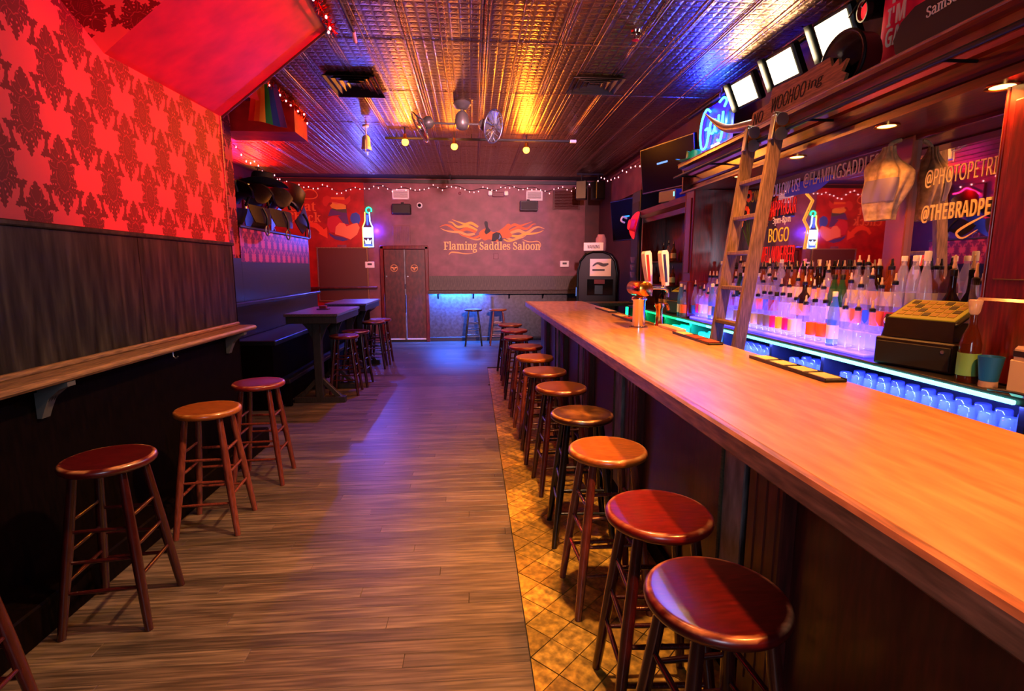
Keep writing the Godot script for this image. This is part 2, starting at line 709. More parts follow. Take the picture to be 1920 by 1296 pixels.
# ---------------------------------------------------------------- shell
func build_shell() -> void:
	# the setting's plain walls; thickness stands outside the room
	var front := struct("wall_front", span(Vector3(-2.2, 0, 1.62), Vector3(2.86, 0.95, 1.8)), mats["black_paint"])
	part(front, "wall_panel", span(Vector3(-2.2, 2.45, 1.62), Vector3(2.86, 3.5, 1.8)), mats["red_paint"])
	part(front, "wall_panel", span(Vector3(-2.2, 0.95, 1.62), Vector3(-1.3, 2.45, 1.8)), mats["red_paint"])
	part(front, "wall_panel", span(Vector3(0.7, 0.95, 1.62), Vector3(2.86, 2.45, 1.8)), mats["red_paint"])
	var pane := struct("window_1", span(Vector3(-1.3, 0.95, 1.72), Vector3(0.7, 2.45, 1.73)), glass("window_glass", Color(0.9, 0.95, 1.0), 0.05))
	var f := G.new()
	for x in [-1.28, -0.3, 0.68]:
		f.box(Vector3(x, 1.7, 1.7), Vector3(0.05, 1.5, 0.08), 0.006)
	for y in [0.97, 2.43]:
		f.box(Vector3(-0.3, y, 1.7), Vector3(2.0, 0.05, 0.08), 0.006)
	part(pane, "window_frame", f, mats["black_paint"])
	struct("wall_right", span(Vector3(WALL_R, 0, 1.62), Vector3(WALL_R + 0.18, 3.5, BACK)), mats["dark_red_paint"])
	var back := struct("wall_back", span(Vector3(-4.3, 0, BACK), Vector3(WALL_R + 0.18, 3.5, BACK - 0.18)), mats["mauve_paint"])
	part(back, "red_panel", span(Vector3(-4.12, 0, BACK + 0.012), Vector3(-2.2, CEIL, BACK)), mats["mural_red"])
	part(back, "red_panel", span(Vector3(2.38, 0, BACK + 0.012), Vector3(WALL_R, CEIL, BACK)), mats["dark_red_paint"])
	struct("wall_nook", span(Vector3(-4.3, 0, -6.1), Vector3(-4.12, 3.5, BACK)), mats["dark_red_paint"])
	struct("wall_nook_front", span(Vector3(-4.3, 0, -5.95), Vector3(ALCOVE - 0.14, 3.5, -6.13)), mats["dark_red_paint"])


func build_floor() -> void:
	var base := struct("floor", span(Vector3(-4.2, -0.1, 1.7), Vector3(2.7, -0.012, BACK)), mat("floor_joint", Color(0.2, 0.16, 0.125), 0.8))
	var tones := []
	var streak := grain("streak", 0.42, 1.0, 0.02, 6)
	var colors := [Color(0.46, 0.395, 0.335), Color(0.41, 0.35, 0.3), Color(0.5, 0.43, 0.36), Color(0.44, 0.37, 0.31), Color(0.36, 0.31, 0.265)]
	for k in colors.size():
		var m := grained("plank_%d" % k, colors[k], 0.42, streak, Vector3(0.45, 5.0, 7.0 + k), true, 0.04)
		m.uv1_offset = Vector3(0.13 * k, 0, 0.29 * k)
		tones.append(m)
	var row := 0
	var z := 1.62
	while z - 0.04 > BACK + 0.01:
		var near := z < -0.6 and z > -7.0
		var wide := 0.0775 if near else 0.155
		var long := 1.83
		var x0 := WALL_L if z > -4.6 else (ALCOVE if z > -8.6 else -4.1)
		var x1 := 0.212 if z > -8.05 else 2.36
		var x := x0 - fmod(row * 0.67 + rng.randf() * 0.2, long)
		wide = minf(wide, z - BACK)
		while x < x1:
			var a := maxf(x, x0)
			var b := minf(x + long, x1)
			if b - a > 0.03:
				part(base, "plank", bx(Vector3.ZERO, Vector3(b - a - 0.0015, 0.012, wide - 0.0015), 0.0012), tones[rng.randi() % tones.size()], Vector3((a + b) / 2, -0.006, z - wide / 2))
			x += long
		z -= wide
		row += 1
	# diamond tiles under the stools
	var side := 0.1405
	var half := side * sqrt(2.0) / 2.0
	var strip := pv([0.216, 1.6, 0.216, -8.04, 0.99, -8.04, 0.99, 1.6])
	var stones := []
	var mottle := grain("mottle", 0.45, 1.0, 0.03, 5)
	for c in [Color(0.82, 0.63, 0.22), Color(0.74, 0.56, 0.19), Color(0.88, 0.68, 0.26), Color(0.68, 0.51, 0.18)]:
		stones.append(grained("stone_%d" % stones.size(), c, 0.36, mottle, Vector3(2.6, 2.6, 2.6), true, 0.06))
	var rest := G.new()
	var tile_full := G.new().prism(pv([0, -half + 0.003, half - 0.003, 0, 0, half - 0.003, -half + 0.003, 0]), 0.012, Transform3D(Basis(Vector3.RIGHT, -PI / 2), Vector3.ZERO)).mesh()
	for i in range(-1, 9):
		for j in range(-14, 86):
			var cx := 0.216 + i * half
			var cz := -j * half
			if (i + j) % 2 != 0:
				continue
			var e := half - 0.003
			var clip := Geometry2D.intersect_polygons(pv([cx, cz - e, cx + e, cz, cx, cz + e, cx - e, cz]), strip)
			if clip.is_empty():
				continue
			var down := Transform3D(Basis(Vector3.RIGHT, PI / 2), Vector3.ZERO)
			var lift := rng.randf_range(-0.0015, 0.0)
			if cz < -5.2 or cz > -0.6:
				rest.prism(clip[0], 0.012, down)
			elif cx - e > 0.216 and cx + e < 0.99:
				part(base, "tile", tile_full, stones[rng.randi() % 4], Vector3(cx, -0.012 + lift, cz))
			else:
				part(base, "tile", G.new().prism(clip[0], 0.012, down), stones[rng.randi() % 4], Vector3(0, lift, 0))
	part(base, "tile_field", rest, stones[1]).set_meta("kind", "stuff")


func build_ceiling() -> void:
	var shell := G.new()
	shell.box(Vector3(0.3, 3.42, -4.8), Vector3(9.2, 0.12, 13.2))
	var base := struct("ceiling", shell, mats["black_paint"])
	# pressed tin: small raised squares, pressed lines
	var n := 256
	var im := Image.create(n, n, false, Image.FORMAT_RGB8)
	for j in n:
		for i in n:
			var u := fmod(i / 32.0, 1.0)
			var w := fmod(j / 32.0, 1.0)
			var d := maxf(absf(u - 0.5), absf(w - 0.5)) * 2.0
			var hgt := clampf((0.86 - d) * 5.0, 0.0, 1.0) * 0.6
			var r := Vector2(u - 0.5, w - 0.5).length()
			hgt += 0.4 * clampf(1.0 - absf(r - 0.2) * 14.0, 0.0, 1.0)
			im.set_pixel(i, j, Color(hgt, hgt, hgt))
	var tin := mat("pressed_tin", Color(0.57, 0.42, 0.32), 0.36, 1.0)
	tin.heightmap_enabled = true
	tin.heightmap_texture = ImageTexture.create_from_image(im)
	tin.heightmap_scale = 0.6
	tin.uv1_triplanar = true
	tin.uv1_world_triplanar = true
	tin.uv1_scale = Vector3(1.64, 1.64, 1.64)
	var rough := grain("tin_wear", 0.6, 1.0, 0.02, 4)
	tin.roughness_texture = rough
	tin.roughness = 0.42
	# one panel with rolled beads along its length and lapped edges
	var wide := 0.61
	var long := 1.22
	var g := G.new()
	g.box(Vector3(0, 0.006, 0), Vector3(wide - 0.003, 0.012, long - 0.003), 0.003)
	for x in [-0.285, -0.262, -0.02, 0.02]:
		g.tube(Vector3(x, 0.001, -long / 2 + 0.004), Vector3(x, 0.001, long / 2 - 0.004), 0.007, 0.007, 8)
	for z in [-long / 2 + 0.012]:
		g.tube(Vector3(-wide / 2 + 0.01, 0.002, z), Vector3(wide / 2 - 0.01, 0.002, z), 0.005, 0.005, 6)
	var m := g.mesh()
	var z := 1.6
	while z - long > BACK - 0.4:
		var x := -4.17 if z < -5.5 else -2.34
		while x < WALL_R:
			part(base, "tin_panel", m, tin, Vector3(x + wide / 2, CEIL, z - long / 2))
			x += wide
		z -= long
	# cover strip where the tin meets the walls
	struct("trim_1", span(Vector3(-4.12, CEIL - 0.07, BACK + 0.03), Vector3(WALL_R, CEIL, BACK + 0.013), 0.004), mats["black_paint"])


func build_entry_wall() -> void:
	# the wall with the damask paper, panelling below it and the sloping soffit above
	var w := struct("wall_left", span(Vector3(WALL_L - 0.15, 0, 1.7), Vector3(WALL_L, 3.5, -4.62)), mats["damask_paper"])
	part(w, "lower_panel", span(Vector3(WALL_L, 0, 1.62), Vector3(WALL_L + 0.012, 1.03, -4.622)), mats["black_base"])
	for k in 5:
		var z := 1.62 - k * 1.248
		part(w, "panel", span(Vector3(WALL_L, 1.09, z - 0.002), Vector3(WALL_L + 0.014, 1.735, z - 1.246), 0.002), mats["black_ply"])
	part(w, "panel_end", span(Vector3(WALL_L - 0.15, 0, -4.62), Vector3(WALL_L + 0.014, 1.735, -4.634)), mats["black_base"])
	part(w, "corner_bead", span(Vector3(WALL_L - 0.004, 1.78, -4.612), Vector3(WALL_L + 0.008, 2.775, -4.63), 0.003), mats["ledge_wood"])
	struct("trim_2", span(Vector3(WALL_L, 1.735, 1.62), Vector3(WALL_L + 0.032, 1.762, -4.634), 0.006), mats["black_ply"])
	struct("baseboard_left", span(Vector3(WALL_L + 0.012, 0, 1.62), Vector3(-1.815, 0.16, -4.62), 0.008), mats["black_base"])
	# soffit under the stair: red painted slope, papered side towards the street
	var a := Vector3(WALL_L, 2.77, -4.65)
	var v := Vector3(WALL_L, 2.73, -3.27)
	var b := Vector3(-1.08, CEIL, -4.35)
	var e := Vector3(-1.016, CEIL, -3.01)
	var wall_top := Vector3(WALL_L, CEIL, -2.0)
	var s := G.new()
	s.flat([a, v, e, b], Vector3(1, -1, 0))
	s.flat([a, b, Vector3(WALL_L, CEIL, -4.65)], Vector3(0, 0, -1))
	var bulk := struct("soffit", s, mats["red_paint"])
	var paper := G.new()
	paper.flat([v, wall_top, e], Vector3(0, -0.3, 1))
	part(bulk, "papered_side", paper, mats["damask_paper"])
	part(bulk, "edge_trim", G.new().sweep([a, b + Vector3(0, 0, -0.012)], [0.012], 8).sweep([b + Vector3(0.01, -0.01, -0.01), e + Vector3(0.01, -0.01, 0)], [0.016], 8), mats["dark_red_paint"])


func build_ledge_wall() -> void:
	var t := thing("drink_ledge", "long worn wooden drink ledge along the damask wall", "ledge")
	var prof := pv([0, 0, 0.13, 0, 0.153, 0.005, 0.165, 0.018, 0.165, 0.026, 0.153, 0.038, 0.13, 0.042, 0, 0.042])
	var xf := Transform3D(Basis(Vector3.RIGHT, Vector3.UP, Vector3.BACK), Vector3(WALL_L + 0.016, 1.03, -4.6))
	part(t, "ledge_board", G.new().prism(prof, 6.1, xf), mats["ledge_wood"])
	part(t, "back_strip", span(Vector3(WALL_L + 0.016, 1.072, 1.5), Vector3(WALL_L + 0.05, 1.1, -4.59), 0.008), mats["ledge_wood"])
	part(t, "apron", span(Vector3(WALL_L + 0.016, 0.985, 1.5), Vector3(WALL_L + 0.03, 1.03, -4.58), 0.002), mats["black_base"])
	for z in [-0.5, -2.52, -4.4]:
		var g := G.new()
		var side := pv([0, 0, 0.15, 0, 0.15, -0.02, 0.11, -0.035, 0.06, -0.075, 0.035, -0.13, 0.02, -0.17, 0, -0.17])
		g.prism(side, 0.05, Transform3D(Basis.IDENTITY, Vector3(WALL_L + 0.016, 1.03, z - 0.025)))
		var b := part(t, "bracket", g, mat("bracket_grey", Color(0.3, 0.31, 0.31), 0.5))
		var ribs := G.new()
		for k in 3:
			ribs.box(Vector3(WALL_L + 0.085, 0.966, z - 0.016 + k * 0.016), Vector3(0.012, 0.13, 0.006), 0.002, Basis(Vector3.BACK, -0.7))
		part(b, "rib", ribs, mats["grey_plastic"])
	part(t, "coat_hook", G.new().sweep([Vector3(-1.89, 1.03, -3.4), Vector3(-1.89, 1.0, -3.4), Vector3(-1.875, 0.985, -3.4), Vector3(-1.86, 1.0, -3.4)], [0.004], 6), mats["steel"])


func build_alcove() -> void:
	# pier, low partition with damask band and a header over the banquette
	var w := struct("wall_alcove", span(Vector3(ALCOVE - 0.14, 0, -4.7), Vector3(ALCOVE, 3.5, -6.15)), mats["damask_paper"])
	part(w, "lower_panel", span(Vector3(ALCOVE, 0, -4.7), Vector3(ALCOVE + 0.012, 1.66, -6.15)), mats["black_wood"])
	struct("wall_alcove_side", span(Vector3(WALL_L - 0.15, 0, -4.64), Vector3(ALCOVE - 0.2, 3.5, -4.75)), mats["black_paint"])
	var p := struct("partition", span(Vector3(ALCOVE - 0.14, 0, -6.151), Vector3(ALCOVE, 2.0, -8.62)), mats["black_paint"])
	part(p, "lower_panel", span(Vector3(ALCOVE, 0, -6.152), Vector3(ALCOVE + 0.012, 1.62, -8.625), 0.002), mats["black_wood"])
	part(p, "damask_band", span(Vector3(ALCOVE, 1.62, -6.152), Vector3(ALCOVE + 0.012, 2.0, -8.625)), mats["damask_small"])
	part(p, "cap_rail", span(Vector3(ALCOVE - 0.16, 2.0, -6.152), Vector3(ALCOVE + 0.03, 2.03, -8.64), 0.006), mats["ledge_back"])
	struct("header_beam", span(Vector3(-2.75, 3.03, -6.185), Vector3(-1.93, CEIL, -6.62)), mats["red_paint"])
	# banquette with back ledge and foot rail
	var b := thing("banquette", "black painted bar-height banquette bench below the damask partition", "bench")
	part(b, "seat", span(Vector3(ALCOVE + 0.013, 0.72, -5.75), Vector3(-2.13, 0.775, -9.3), 0.008), mats["black_wood"])
	part(b, "front_panel", span(Vector3(-2.2, 0, -5.78), Vector3(-2.17, 0.72, -9.3), 0.002), mats["black_base"])
	part(b, "end_panel", span(Vector3(ALCOVE + 0.013, 0, -5.76), Vector3(-2.17, 0.72, -5.785), 0.002), mats["black_base"])
	part(b, "back_ledge", span(Vector3(ALCOVE + 0.013, 1.135, -4.9), Vector3(ALCOVE + 0.09, 1.175, -8.9), 0.006), mats["black_wood"])
	part(b, "back_board", span(Vector3(ALCOVE + 0.013, 0.78, -5.75), Vector3(ALCOVE + 0.03, 1.135, -8.9), 0.002), mats["black_wood"])
	part(b, "foot_rail", span(Vector3(-2.15, 0.29, -5.8), Vector3(-2.02, 0.335, -9.3), 0.006), mats["black_wood"])
	for z in [-5.95, -7.5, -9.1]:
		part(b, "foot_rail_post", span(Vector3(-2.13, 0, z - 0.03), Vector3(-2.06, 0.29, z + 0.03), 0.004), mats["black_base"])
	# the bench turns the corner towards the end wall
	var r := thing("corner_bench", "short dark bench along the mural wall under the brown board", "bench")
	part(r, "seat", span(Vector3(-3.4, 0.72, -10.65), Vector3(-2.05, 0.775, -11.18), 0.008), mats["black_wood"])
	part(r, "front_panel", span(Vector3(-3.4, 0, -10.68), Vector3(-2.08, 0.72, -10.71), 0.002), mats["black_base"])
	part(r, "back_ledge", span(Vector3(-3.6, 1.13, -11.06), Vector3(-1.98, 1.17, -11.145), 0.006), mats["door_wood"])


func build_back_wall() -> void:
	var zf := BACK + 0.002
	# panelling under the ledge
	var p := struct("trim_3", span(Vector3(-0.93, 1.09, BACK), Vector3(2.375, 1.385, BACK + 0.02), 0.003), mats["grey_band"])
	part(p, "lower_panel", span(Vector3(-0.93, 0.09, BACK), Vector3(2.375, 1.05, BACK + 0.014)), mats["slate_panel"])
	part(p, "vertical_batten", span(Vector3(0.37, 0.09, BACK + 0.014), Vector3(0.41, 0.95, BACK + 0.03), 0.003), mats["black_paint"])
	struct("baseboard_back", span(Vector3(-0.93, 0, BACK), Vector3(2.375, 0.09, BACK + 0.025), 0.005), mats["black_paint"])
	var l := thing("end_ledge", "narrow grey drink ledge across the mauve end wall", "ledge")
	part(l, "ledge_board", span(Vector3(-0.93, 1.05, zf + 0.012), Vector3(2.37, 1.085, BACK + 0.2), 0.008), mats["grey_band"])
	part(l, "front_lip", span(Vector3(-0.93, 1.015, BACK + 0.18), Vector3(2.37, 1.05, BACK + 0.198), 0.003), mats["grey_band"])
	for x in [-0.72, 0.02, 0.78, 1.5]:
		part(l, "bracket", G.new().prism(pv([0, 0, 0.15, 0, 0.15, -0.02, 0.03, -0.14, 0, -0.14]), 0.03, Transform3D(Basis(Vector3(0, 0, 1), Vector3.UP, Vector3(-1, 0, 0)), Vector3(x, 1.05, BACK + 0.014))), mats["dark_iron"])
	var led := thing("under_ledge_lamp", "blue lamp strip hidden under the end ledge", "lamp", Vector3(-0.32, 1.035, BACK + 0.15))
	part(led, "led_strip", bx(Vector3.ZERO, Vector3(1.1, 0.012, 0.02), 0.003), glow("ledge_blue", Color(0.1, 0.4, 1.0), 2.0))
	part(led, "channel", bx(Vector3(0, 0.01, 0), Vector3(0.94, 0.008, 0.03)), mats["dark_iron"])
	area(Vector3(-0.32, 1.024, BACK + 0.15), Vector3(-0.32, 0.5, BACK + 0.0), Vector2(0.02, 1.1), Color(0.12, 0.4, 1.0), 22.0)
	# pair of doors
	var d := struct("door_1", span(Vector3(-1.9, 0, BACK + 0.01), Vector3(-0.93, 2.01, BACK + 0.03)), mats["black_paint"], "pair of dark reddish wooden doors with round gold emblems", "door")
	for s in [0, 1]:
		var x0: float = -1.83 + s * 0.435
		var leaf := part(d, "door_leaf", span(Vector3(x0, 0.05, BACK + 0.03), Vector3(x0 + 0.405, 1.93, BACK + 0.07), 0.004), mats["door_wood"])
		var e := G.new()
		var c := Vector3(x0 + 0.2 - s * 0.02, 1.55, BACK + 0.071)
		var ring := []
		for k in 20:
			ring.append(c + Vector3(cos(TAU * k / 20), sin(TAU * k / 20), 0) * 0.07)
		e.sweep(ring, [0.006], 6, false, true)
		var gold := mat("emblem_gold", Color(0.85, 0.6, 0.35), 0.5)
		part(leaf, "emblem_ring", e, gold)
		var f := G.new()
		for q in [-1, 1]:
			f.ribbon(curve([Vector2(0, -0.02), Vector2(q * 0.025, 0.012), Vector2(q * 0.05, 0.01), Vector2(q * 0.058, 0.03)], 4), [0.03, 0.03, 0.028, 0.026, 0.024, 0.022, 0.02, 0.018, 0.014, 0.012, 0.008, 0.005, 0.002], 0.004, Transform3D(Basis.IDENTITY, c))
		f.prism(pv([-0.012, -0.045, 0.012, -0.045, 0.008, 0.01, -0.008, 0.01]), 0.004, Transform3D(Basis.IDENTITY, c))
		part(leaf, "emblem_wings", f, gold)
		part(leaf, "kick_strip", span(Vector3(x0, 0.05, BACK + 0.07), Vector3(x0 + 0.39, 0.075, BACK + 0.078), 0.002), mats["white_plastic"])
		part(leaf, "push_knob", G.new().lathe([Vector2(0, 0), Vector2(0.012, 0), Vector2(0.018, 0.02), Vector2(0.014, 0.032), Vector2(0, 0.034)], 12, Transform3D(Basis(Vector3.RIGHT, PI / 2), Vector3(x0 + 0.04, 1.38, BACK + 0.07))), mats["steel"])
	part(d, "astragal", span(Vector3(-1.425, 0.05, BACK + 0.03), Vector3(-1.395, 1.93, BACK + 0.085), 0.004), mats["steel_strip"])
	for y in [[0.62, 1.0], [1.12, 1.22]]:
		part(d, "lock_plate", span(Vector3(-1.418, y[0], BACK + 0.085), Vector3(-1.402, y[1], BACK + 0.09), 0.002), mats["chrome"])
	var fr := G.new()
	fr.box(Vector3(-1.875, 1.0, BACK + 0.05), Vector3(0.075, 2.0, 0.1), 0.01)
	fr.box(Vector3(-0.955, 1.0, BACK + 0.05), Vector3(0.075, 2.0, 0.1), 0.01)
	fr.box(Vector3(-1.415, 1.975, BACK + 0.05), Vector3(0.98, 0.075, 0.1), 0.01)
	part(d, "door_frame", fr, mats["mahogany"])
	# saloon lettering and emblem painted on the wall
	var s := thing("saloon_mural", "painted saloon name in cream lettering under flaming wings", "mural", Vector3(0, 0, zf))
	letters(s, "lettering", "Flaming Saddles Saloon", "Droid Serif", Vector2(2.03, 0.23), mat("letter_cream", Color(0.93, 0.78, 0.45), 0.6), Transform3D(Basis.IDENTITY, Vector3(-0.6, 1.875, 0)), 0.006, 700)
	var tones := [mat("flame_gold", Color(0.95, 0.7, 0.25), 0.6), mat("flame_orange", Color(0.86, 0.42, 0.16), 0.6), mat("flame_pale", Color(0.93, 0.66, 0.36), 0.6)]
	var strokes := [
		[[0.1, 2.33, -0.1, 2.42, -0.3, 2.4, -0.42, 2.49, -0.5, 2.5], 0.05], [[0.08, 2.3, -0.12, 2.36, -0.28, 2.31, -0.45, 2.41, -0.56, 2.44, -0.68, 2.4], 0.06],
		[[0.05, 2.26, -0.12, 2.24, -0.25, 2.29, -0.42, 2.3, -0.57, 2.33, -0.66, 2.37], 0.05], [[0.12, 2.4, -0.02, 2.48, -0.15, 2.46, -0.28, 2.5, -0.42, 2.55], 0.05],
		[[0.15, 2.22, 0.02, 2.17, -0.1, 2.2, -0.22, 2.23, -0.3, 2.28], 0.045], [[0.2, 2.18, 0.1, 2.14, -0.02, 2.16, -0.14, 2.2], 0.03],
	]
	for k in strokes.size():
		for q in [1.0, -1.0]:
			var pts := []
			for i in range(0, strokes[k][0].size(), 2):
				var px: float = strokes[k][0][i]
				pts.append(Vector2(0.43 + (px - 0.43) * q * (1.0 if q > 0 else 0.98), strokes[k][0][i + 1] - (0.0 if q > 0 else 0.03)))
			var c := curve(pts, 5)
			var ws := []
			for i in c.size():
				var t := float(i) / (c.size() - 1)
				ws.append(strokes[k][1] * (0.25 + 1.2 * sin(PI * minf(t * 0.8 + 0.15, 1.0))) * (1.0 - t * 0.75))
			part(s, "flame", G.new().ribbon(c, ws, 0.004 + 0.001 * k), tones[(k + (0 if q > 0 else 1)) % 3])
	part(s, "saddle_shape", G.new().prism(PackedVector2Array(curve([Vector2(0.16, 2.18), Vector2(0.14, 2.27), Vector2(0.2, 2.34), Vector2(0.3, 2.37), Vector2(0.42, 2.3), Vector2(0.54, 2.32), Vector2(0.66, 2.4), Vector2(0.74, 2.47), Vector2(0.8, 2.44), Vector2(0.76, 2.33), Vector2(0.83, 2.24), Vector2(0.74, 2.17), Vector2(0.62, 2.18), Vector2(0.5, 2.1), Vector2(0.36, 2.15), Vector2(0.26, 2.12)], 4)), 0.012), tones[1])
	part(s, "saddle_horn", G.new().prism(PackedVector2Array(curve([Vector2(0.25, 2.3), Vector2(0.28, 2.38), Vector2(0.25, 2.47), Vector2(0.27, 2.52), Vector2(0.32, 2.5), Vector2(0.33, 2.4), Vector2(0.38, 2.33), Vector2(0.34, 2.28), Vector2(0.28, 2.25)], 4)), 0.015), mat("mural_ink", Color(0.06, 0.1, 0.14), 0.6))
	part(s, "stirrup_leather", G.new().prism(pv([0.4, 2.115, 0.42, 2.26, 0.5, 2.3, 0.58, 2.28, 0.62, 2.2, 0.63, 2.12, 0.57, 2.11, 0.52, 2.15, 0.48, 2.11]), 0.016), mats["mural_ink"])
	part(s, "buckle_shine", G.new().ribbon([Vector2(0.55, 2.15), Vector2(0.58, 2.2), Vector2(0.57, 2.25)], [0.01, 0.03, 0.008], 0.019), mat("mural_blue", Color(0.4, 0.6, 0.8), 0.5))
	part(s, "underline_swirl", G.new().ribbon(curve([Vector2(-0.5, 1.83), Vector2(-0.44, 1.88), Vector2(-0.3, 1.87), Vector2(-0.1, 1.85), Vector2(0.1, 1.89)], 5), [0.008, 0.012, 0.016, 0.02, 0.022, 0.024, 0.026, 0.026, 0.026, 0.026, 0.026, 0.024, 0.022, 0.02, 0.018, 0.014, 0.012, 0.01, 0.008, 0.006, 0.004], 0.004), tones[2])
	part(s, "tail_swirl", G.new().ribbon(curve([Vector2(1.05, 2.15), Vector2(1.2, 2.1), Vector2(1.38, 2.11), Vector2(1.44, 2.04), Vector2(1.42, 1.98)], 5), [0.004, 0.008, 0.012, 0.016, 0.02, 0.02, 0.02, 0.02, 0.02, 0.02, 0.018, 0.016, 0.016, 0.014, 0.014, 0.012, 0.012, 0.01, 0.01, 0.008, 0.006], 0.004), tones[2])
	# vents, loudspeakers, camera, emergency lamp, boxes
	for q in [[-1.46, "white air grille above the swing doors"], [1.3, "white air grille beside the emergency lamp"]]:
		var g := thing("air_grille", q[1], "vent", Vector3(q[0], 3.05, zf), 0.0, "white grilles on the end wall")
		part(g, "frame", G.new().box(Vector3(0, 0.09, 0.01), Vector3(0.34, 0.025, 0.02), 0.003).box(Vector3(0, -0.09, 0.01), Vector3(0.34, 0.025, 0.02), 0.003).box(Vector3(-0.158, 0, 0.01), Vector3(0.025, 0.2, 0.02), 0.003).box(Vector3(0.158, 0, 0.01), Vector3(0.025, 0.2, 0.02), 0.003), mats["white_plastic"])
		part(g, "backing", bx(Vector3(0, 0, 0.002), Vector3(0.3, 0.17, 0.004)), mats["grey_plastic"])
		for k in 8:
			part(g, "slat", G.new().box(Vector3(0, -0.07 + k * 0.02, 0.012), Vector3(0.3, 0.012, 0.003), 0.0, Basis(Vector3.RIGHT, 0.5)), mats["white_plastic"])
	for q in [[-1.43, 2.74, "small black loudspeaker below the grille beside the camera dome"], [1.17, 2.82, "small black loudspeaker above the saloon lettering"]]:
		var g := thing("loudspeaker", q[2], "speaker", Vector3(q[0], q[1], zf), 0.0, "black loudspeakers on the end wall")
		part(g, "cabinet", bx(Vector3(0, 0, 0.11), Vector3(0.37, 0.2, 0.18), 0.012), mats["black_plastic"])
		part(g, "speaker_cloth", bx(Vector3(0, 0, 0.203), Vector3(0.33, 0.16, 0.008), 0.004), mats["wire_black"])
		part(g, "bracket", bx(Vector3(0, 0.07, 0.012), Vector3(0.06, 0.16, 0.022), 0.003), mats["dark_iron"])
	var cd := thing("security_camera", "white dome security camera on the mauve wall", "camera", Vector3(-1.08, 2.83, zf))
	var face := Transform3D(Basis(Vector3.RIGHT, PI / 2), Vector3.ZERO)
	part(cd, "base", G.new().lathe([Vector2(0, 0), Vector2(0.06, 0), Vector2(0.06, 0.02), Vector2(0.045, 0.035), Vector2(0, 0.035)], 20, face), mats["white_plastic"])
	part(cd, "lens_dome", G.new().lathe([Vector2(0.036, 0.035), Vector2(0.03, 0.055), Vector2(0.015, 0.066), Vector2(0, 0.068)], 16, face), mats["black_gloss"])
	var em := thing("emergency_light", "twin head emergency lamp over the flaming wings", "emergency light", Vector3(0.54, 3.06, zf))
	part(em, "housing", bx(Vector3(0, 0, 0.03), Vector3(0.24, 0.1, 0.06), 0.01), mats["mauve_paint"])
	for q in [-1, 1]:
		var hd := part(em, "lamp_head", bx(Vector3(q * 0.165, 0.02, 0.06), Vector3(0.09, 0.1, 0.08), 0.02), mats["white_plastic"])
		part(hd, "lens", bx(Vector3(q * 0.165, 0.02, 0.102), Vector3(0.07, 0.08, 0.01), 0.004), mats["chrome"])
	var du := thing("return_grille", "dark red return air grille high beside the grey band corner", "vent", Vector3(1.975, 2.97, zf))
	part(du, "frame", bx(Vector3(0, 0, 0.008), Vector3(0.57, 0.41, 0.016), 0.004), mats["dark_red_paint"])
	for k in 12:
		part(du, "slat", G.new().box(Vector3(0, -0.17 + k * 0.031, 0.02), Vector3(0.5, 0.018, 0.004), 0.0, Basis(Vector3.RIGHT, 0.6)), mats["dark_red_paint"])
	var vl := thing("louver_panel", "mauve painted louver panel above the swing doors", "vent", Vector3(-1.47, 2.23, zf))
	part(vl, "frame", bx(Vector3(0, 0, 0.006), Vector3(0.37, 0.38, 0.012), 0.003), mats["mauve_paint"])
	for k in 9:
		part(vl, "slat", bx(Vector3(-0.15 + k * 0.0375, 0, 0.016), Vector3(0.012, 0.34, 0.012), 0.002), mats["mauve_paint"])
	for q in [[1.95, 1.64, "small white control box above the grey band"], [-2.13, 1.62, "small white control box under the neon bottle"]]:
		var g := thing("control_box", q[2], "control", Vector3(q[0], q[1], zf + 0.01))
		part(g, "cover", bx(Vector3(0, 0, 0.02), Vector3(0.19, 0.13, 0.04), 0.008), mats["white_plastic"])
		part(g, "display", bx(Vector3(0.0, 0.01, 0.042), Vector3(0.09, 0.04, 0.005), 0.002), mats["grey_plastic"])
	solo("wall_sensor", G.new().lathe([Vector2(0, 0), Vector2(0.028, 0), Vector2(0.03, 0.015), Vector2(0.022, 0.024), Vector2(0, 0.025)], 14, face), mats["mauve_paint"], "small round mauve sensor near the top of the end wall", "sensor", Vector3(-0.25, 3.08, zf))
	solo("wall_socket", bx(Vector3(0, 0, 0.01), Vector3(0.1, 0.12, 0.02), 0.006), mats["mauve_paint"], "mauve painted wall box under the saloon lettering", "wall box", Vector3(0.49, 1.8, zf))
	# brown board on the mural wall
	var br := thing("notice_board", "plain brown board with pale frame below the mural", "board", Vector3(-2.68, 1.42, zf + 0.012))
	part(br, "board", bx(Vector3(0, 0, 0.012), Vector3(0.98, 1.08, 0.02)), mat("board_brown", Color(0.3, 0.16, 0.13), 0.55))
	part(br, "frame", G.new().box(Vector3(0, 0.545, 0.018), Vector3(1.04, 0.025, 0.036), 0.004).box(Vector3(0, -0.545, 0.018), Vector3(1.04, 0.025, 0.036), 0.004).box(Vector3(-0.505, 0, 0.018), Vector3(0.025, 1.1, 0.036), 0.004).box(Vector3(0.505, 0, 0.018), Vector3(0.025, 1.1, 0.036), 0.004), mats["ledge_wood"])
	part(br, "name_strip", bx(Vector3(0.0, 0.575, 0.02), Vector3(0.18, 0.06, 0.02), 0.004), mats["mauve_paint"])
	build_coat_check_mural()
	build_neon_bottle()


func mz(zx: float, zy: float) -> Vector2:
	return Vector2(-4.8145 + zx * 0.001528, 3.8804 - zy * 0.001623)


func mpoly(list: Array) -> PackedVector2Array:
	var out := PackedVector2Array()
	for i in range(0, list.size(), 2):
		out.append(mz(list[i], list[i + 1]))
	return out


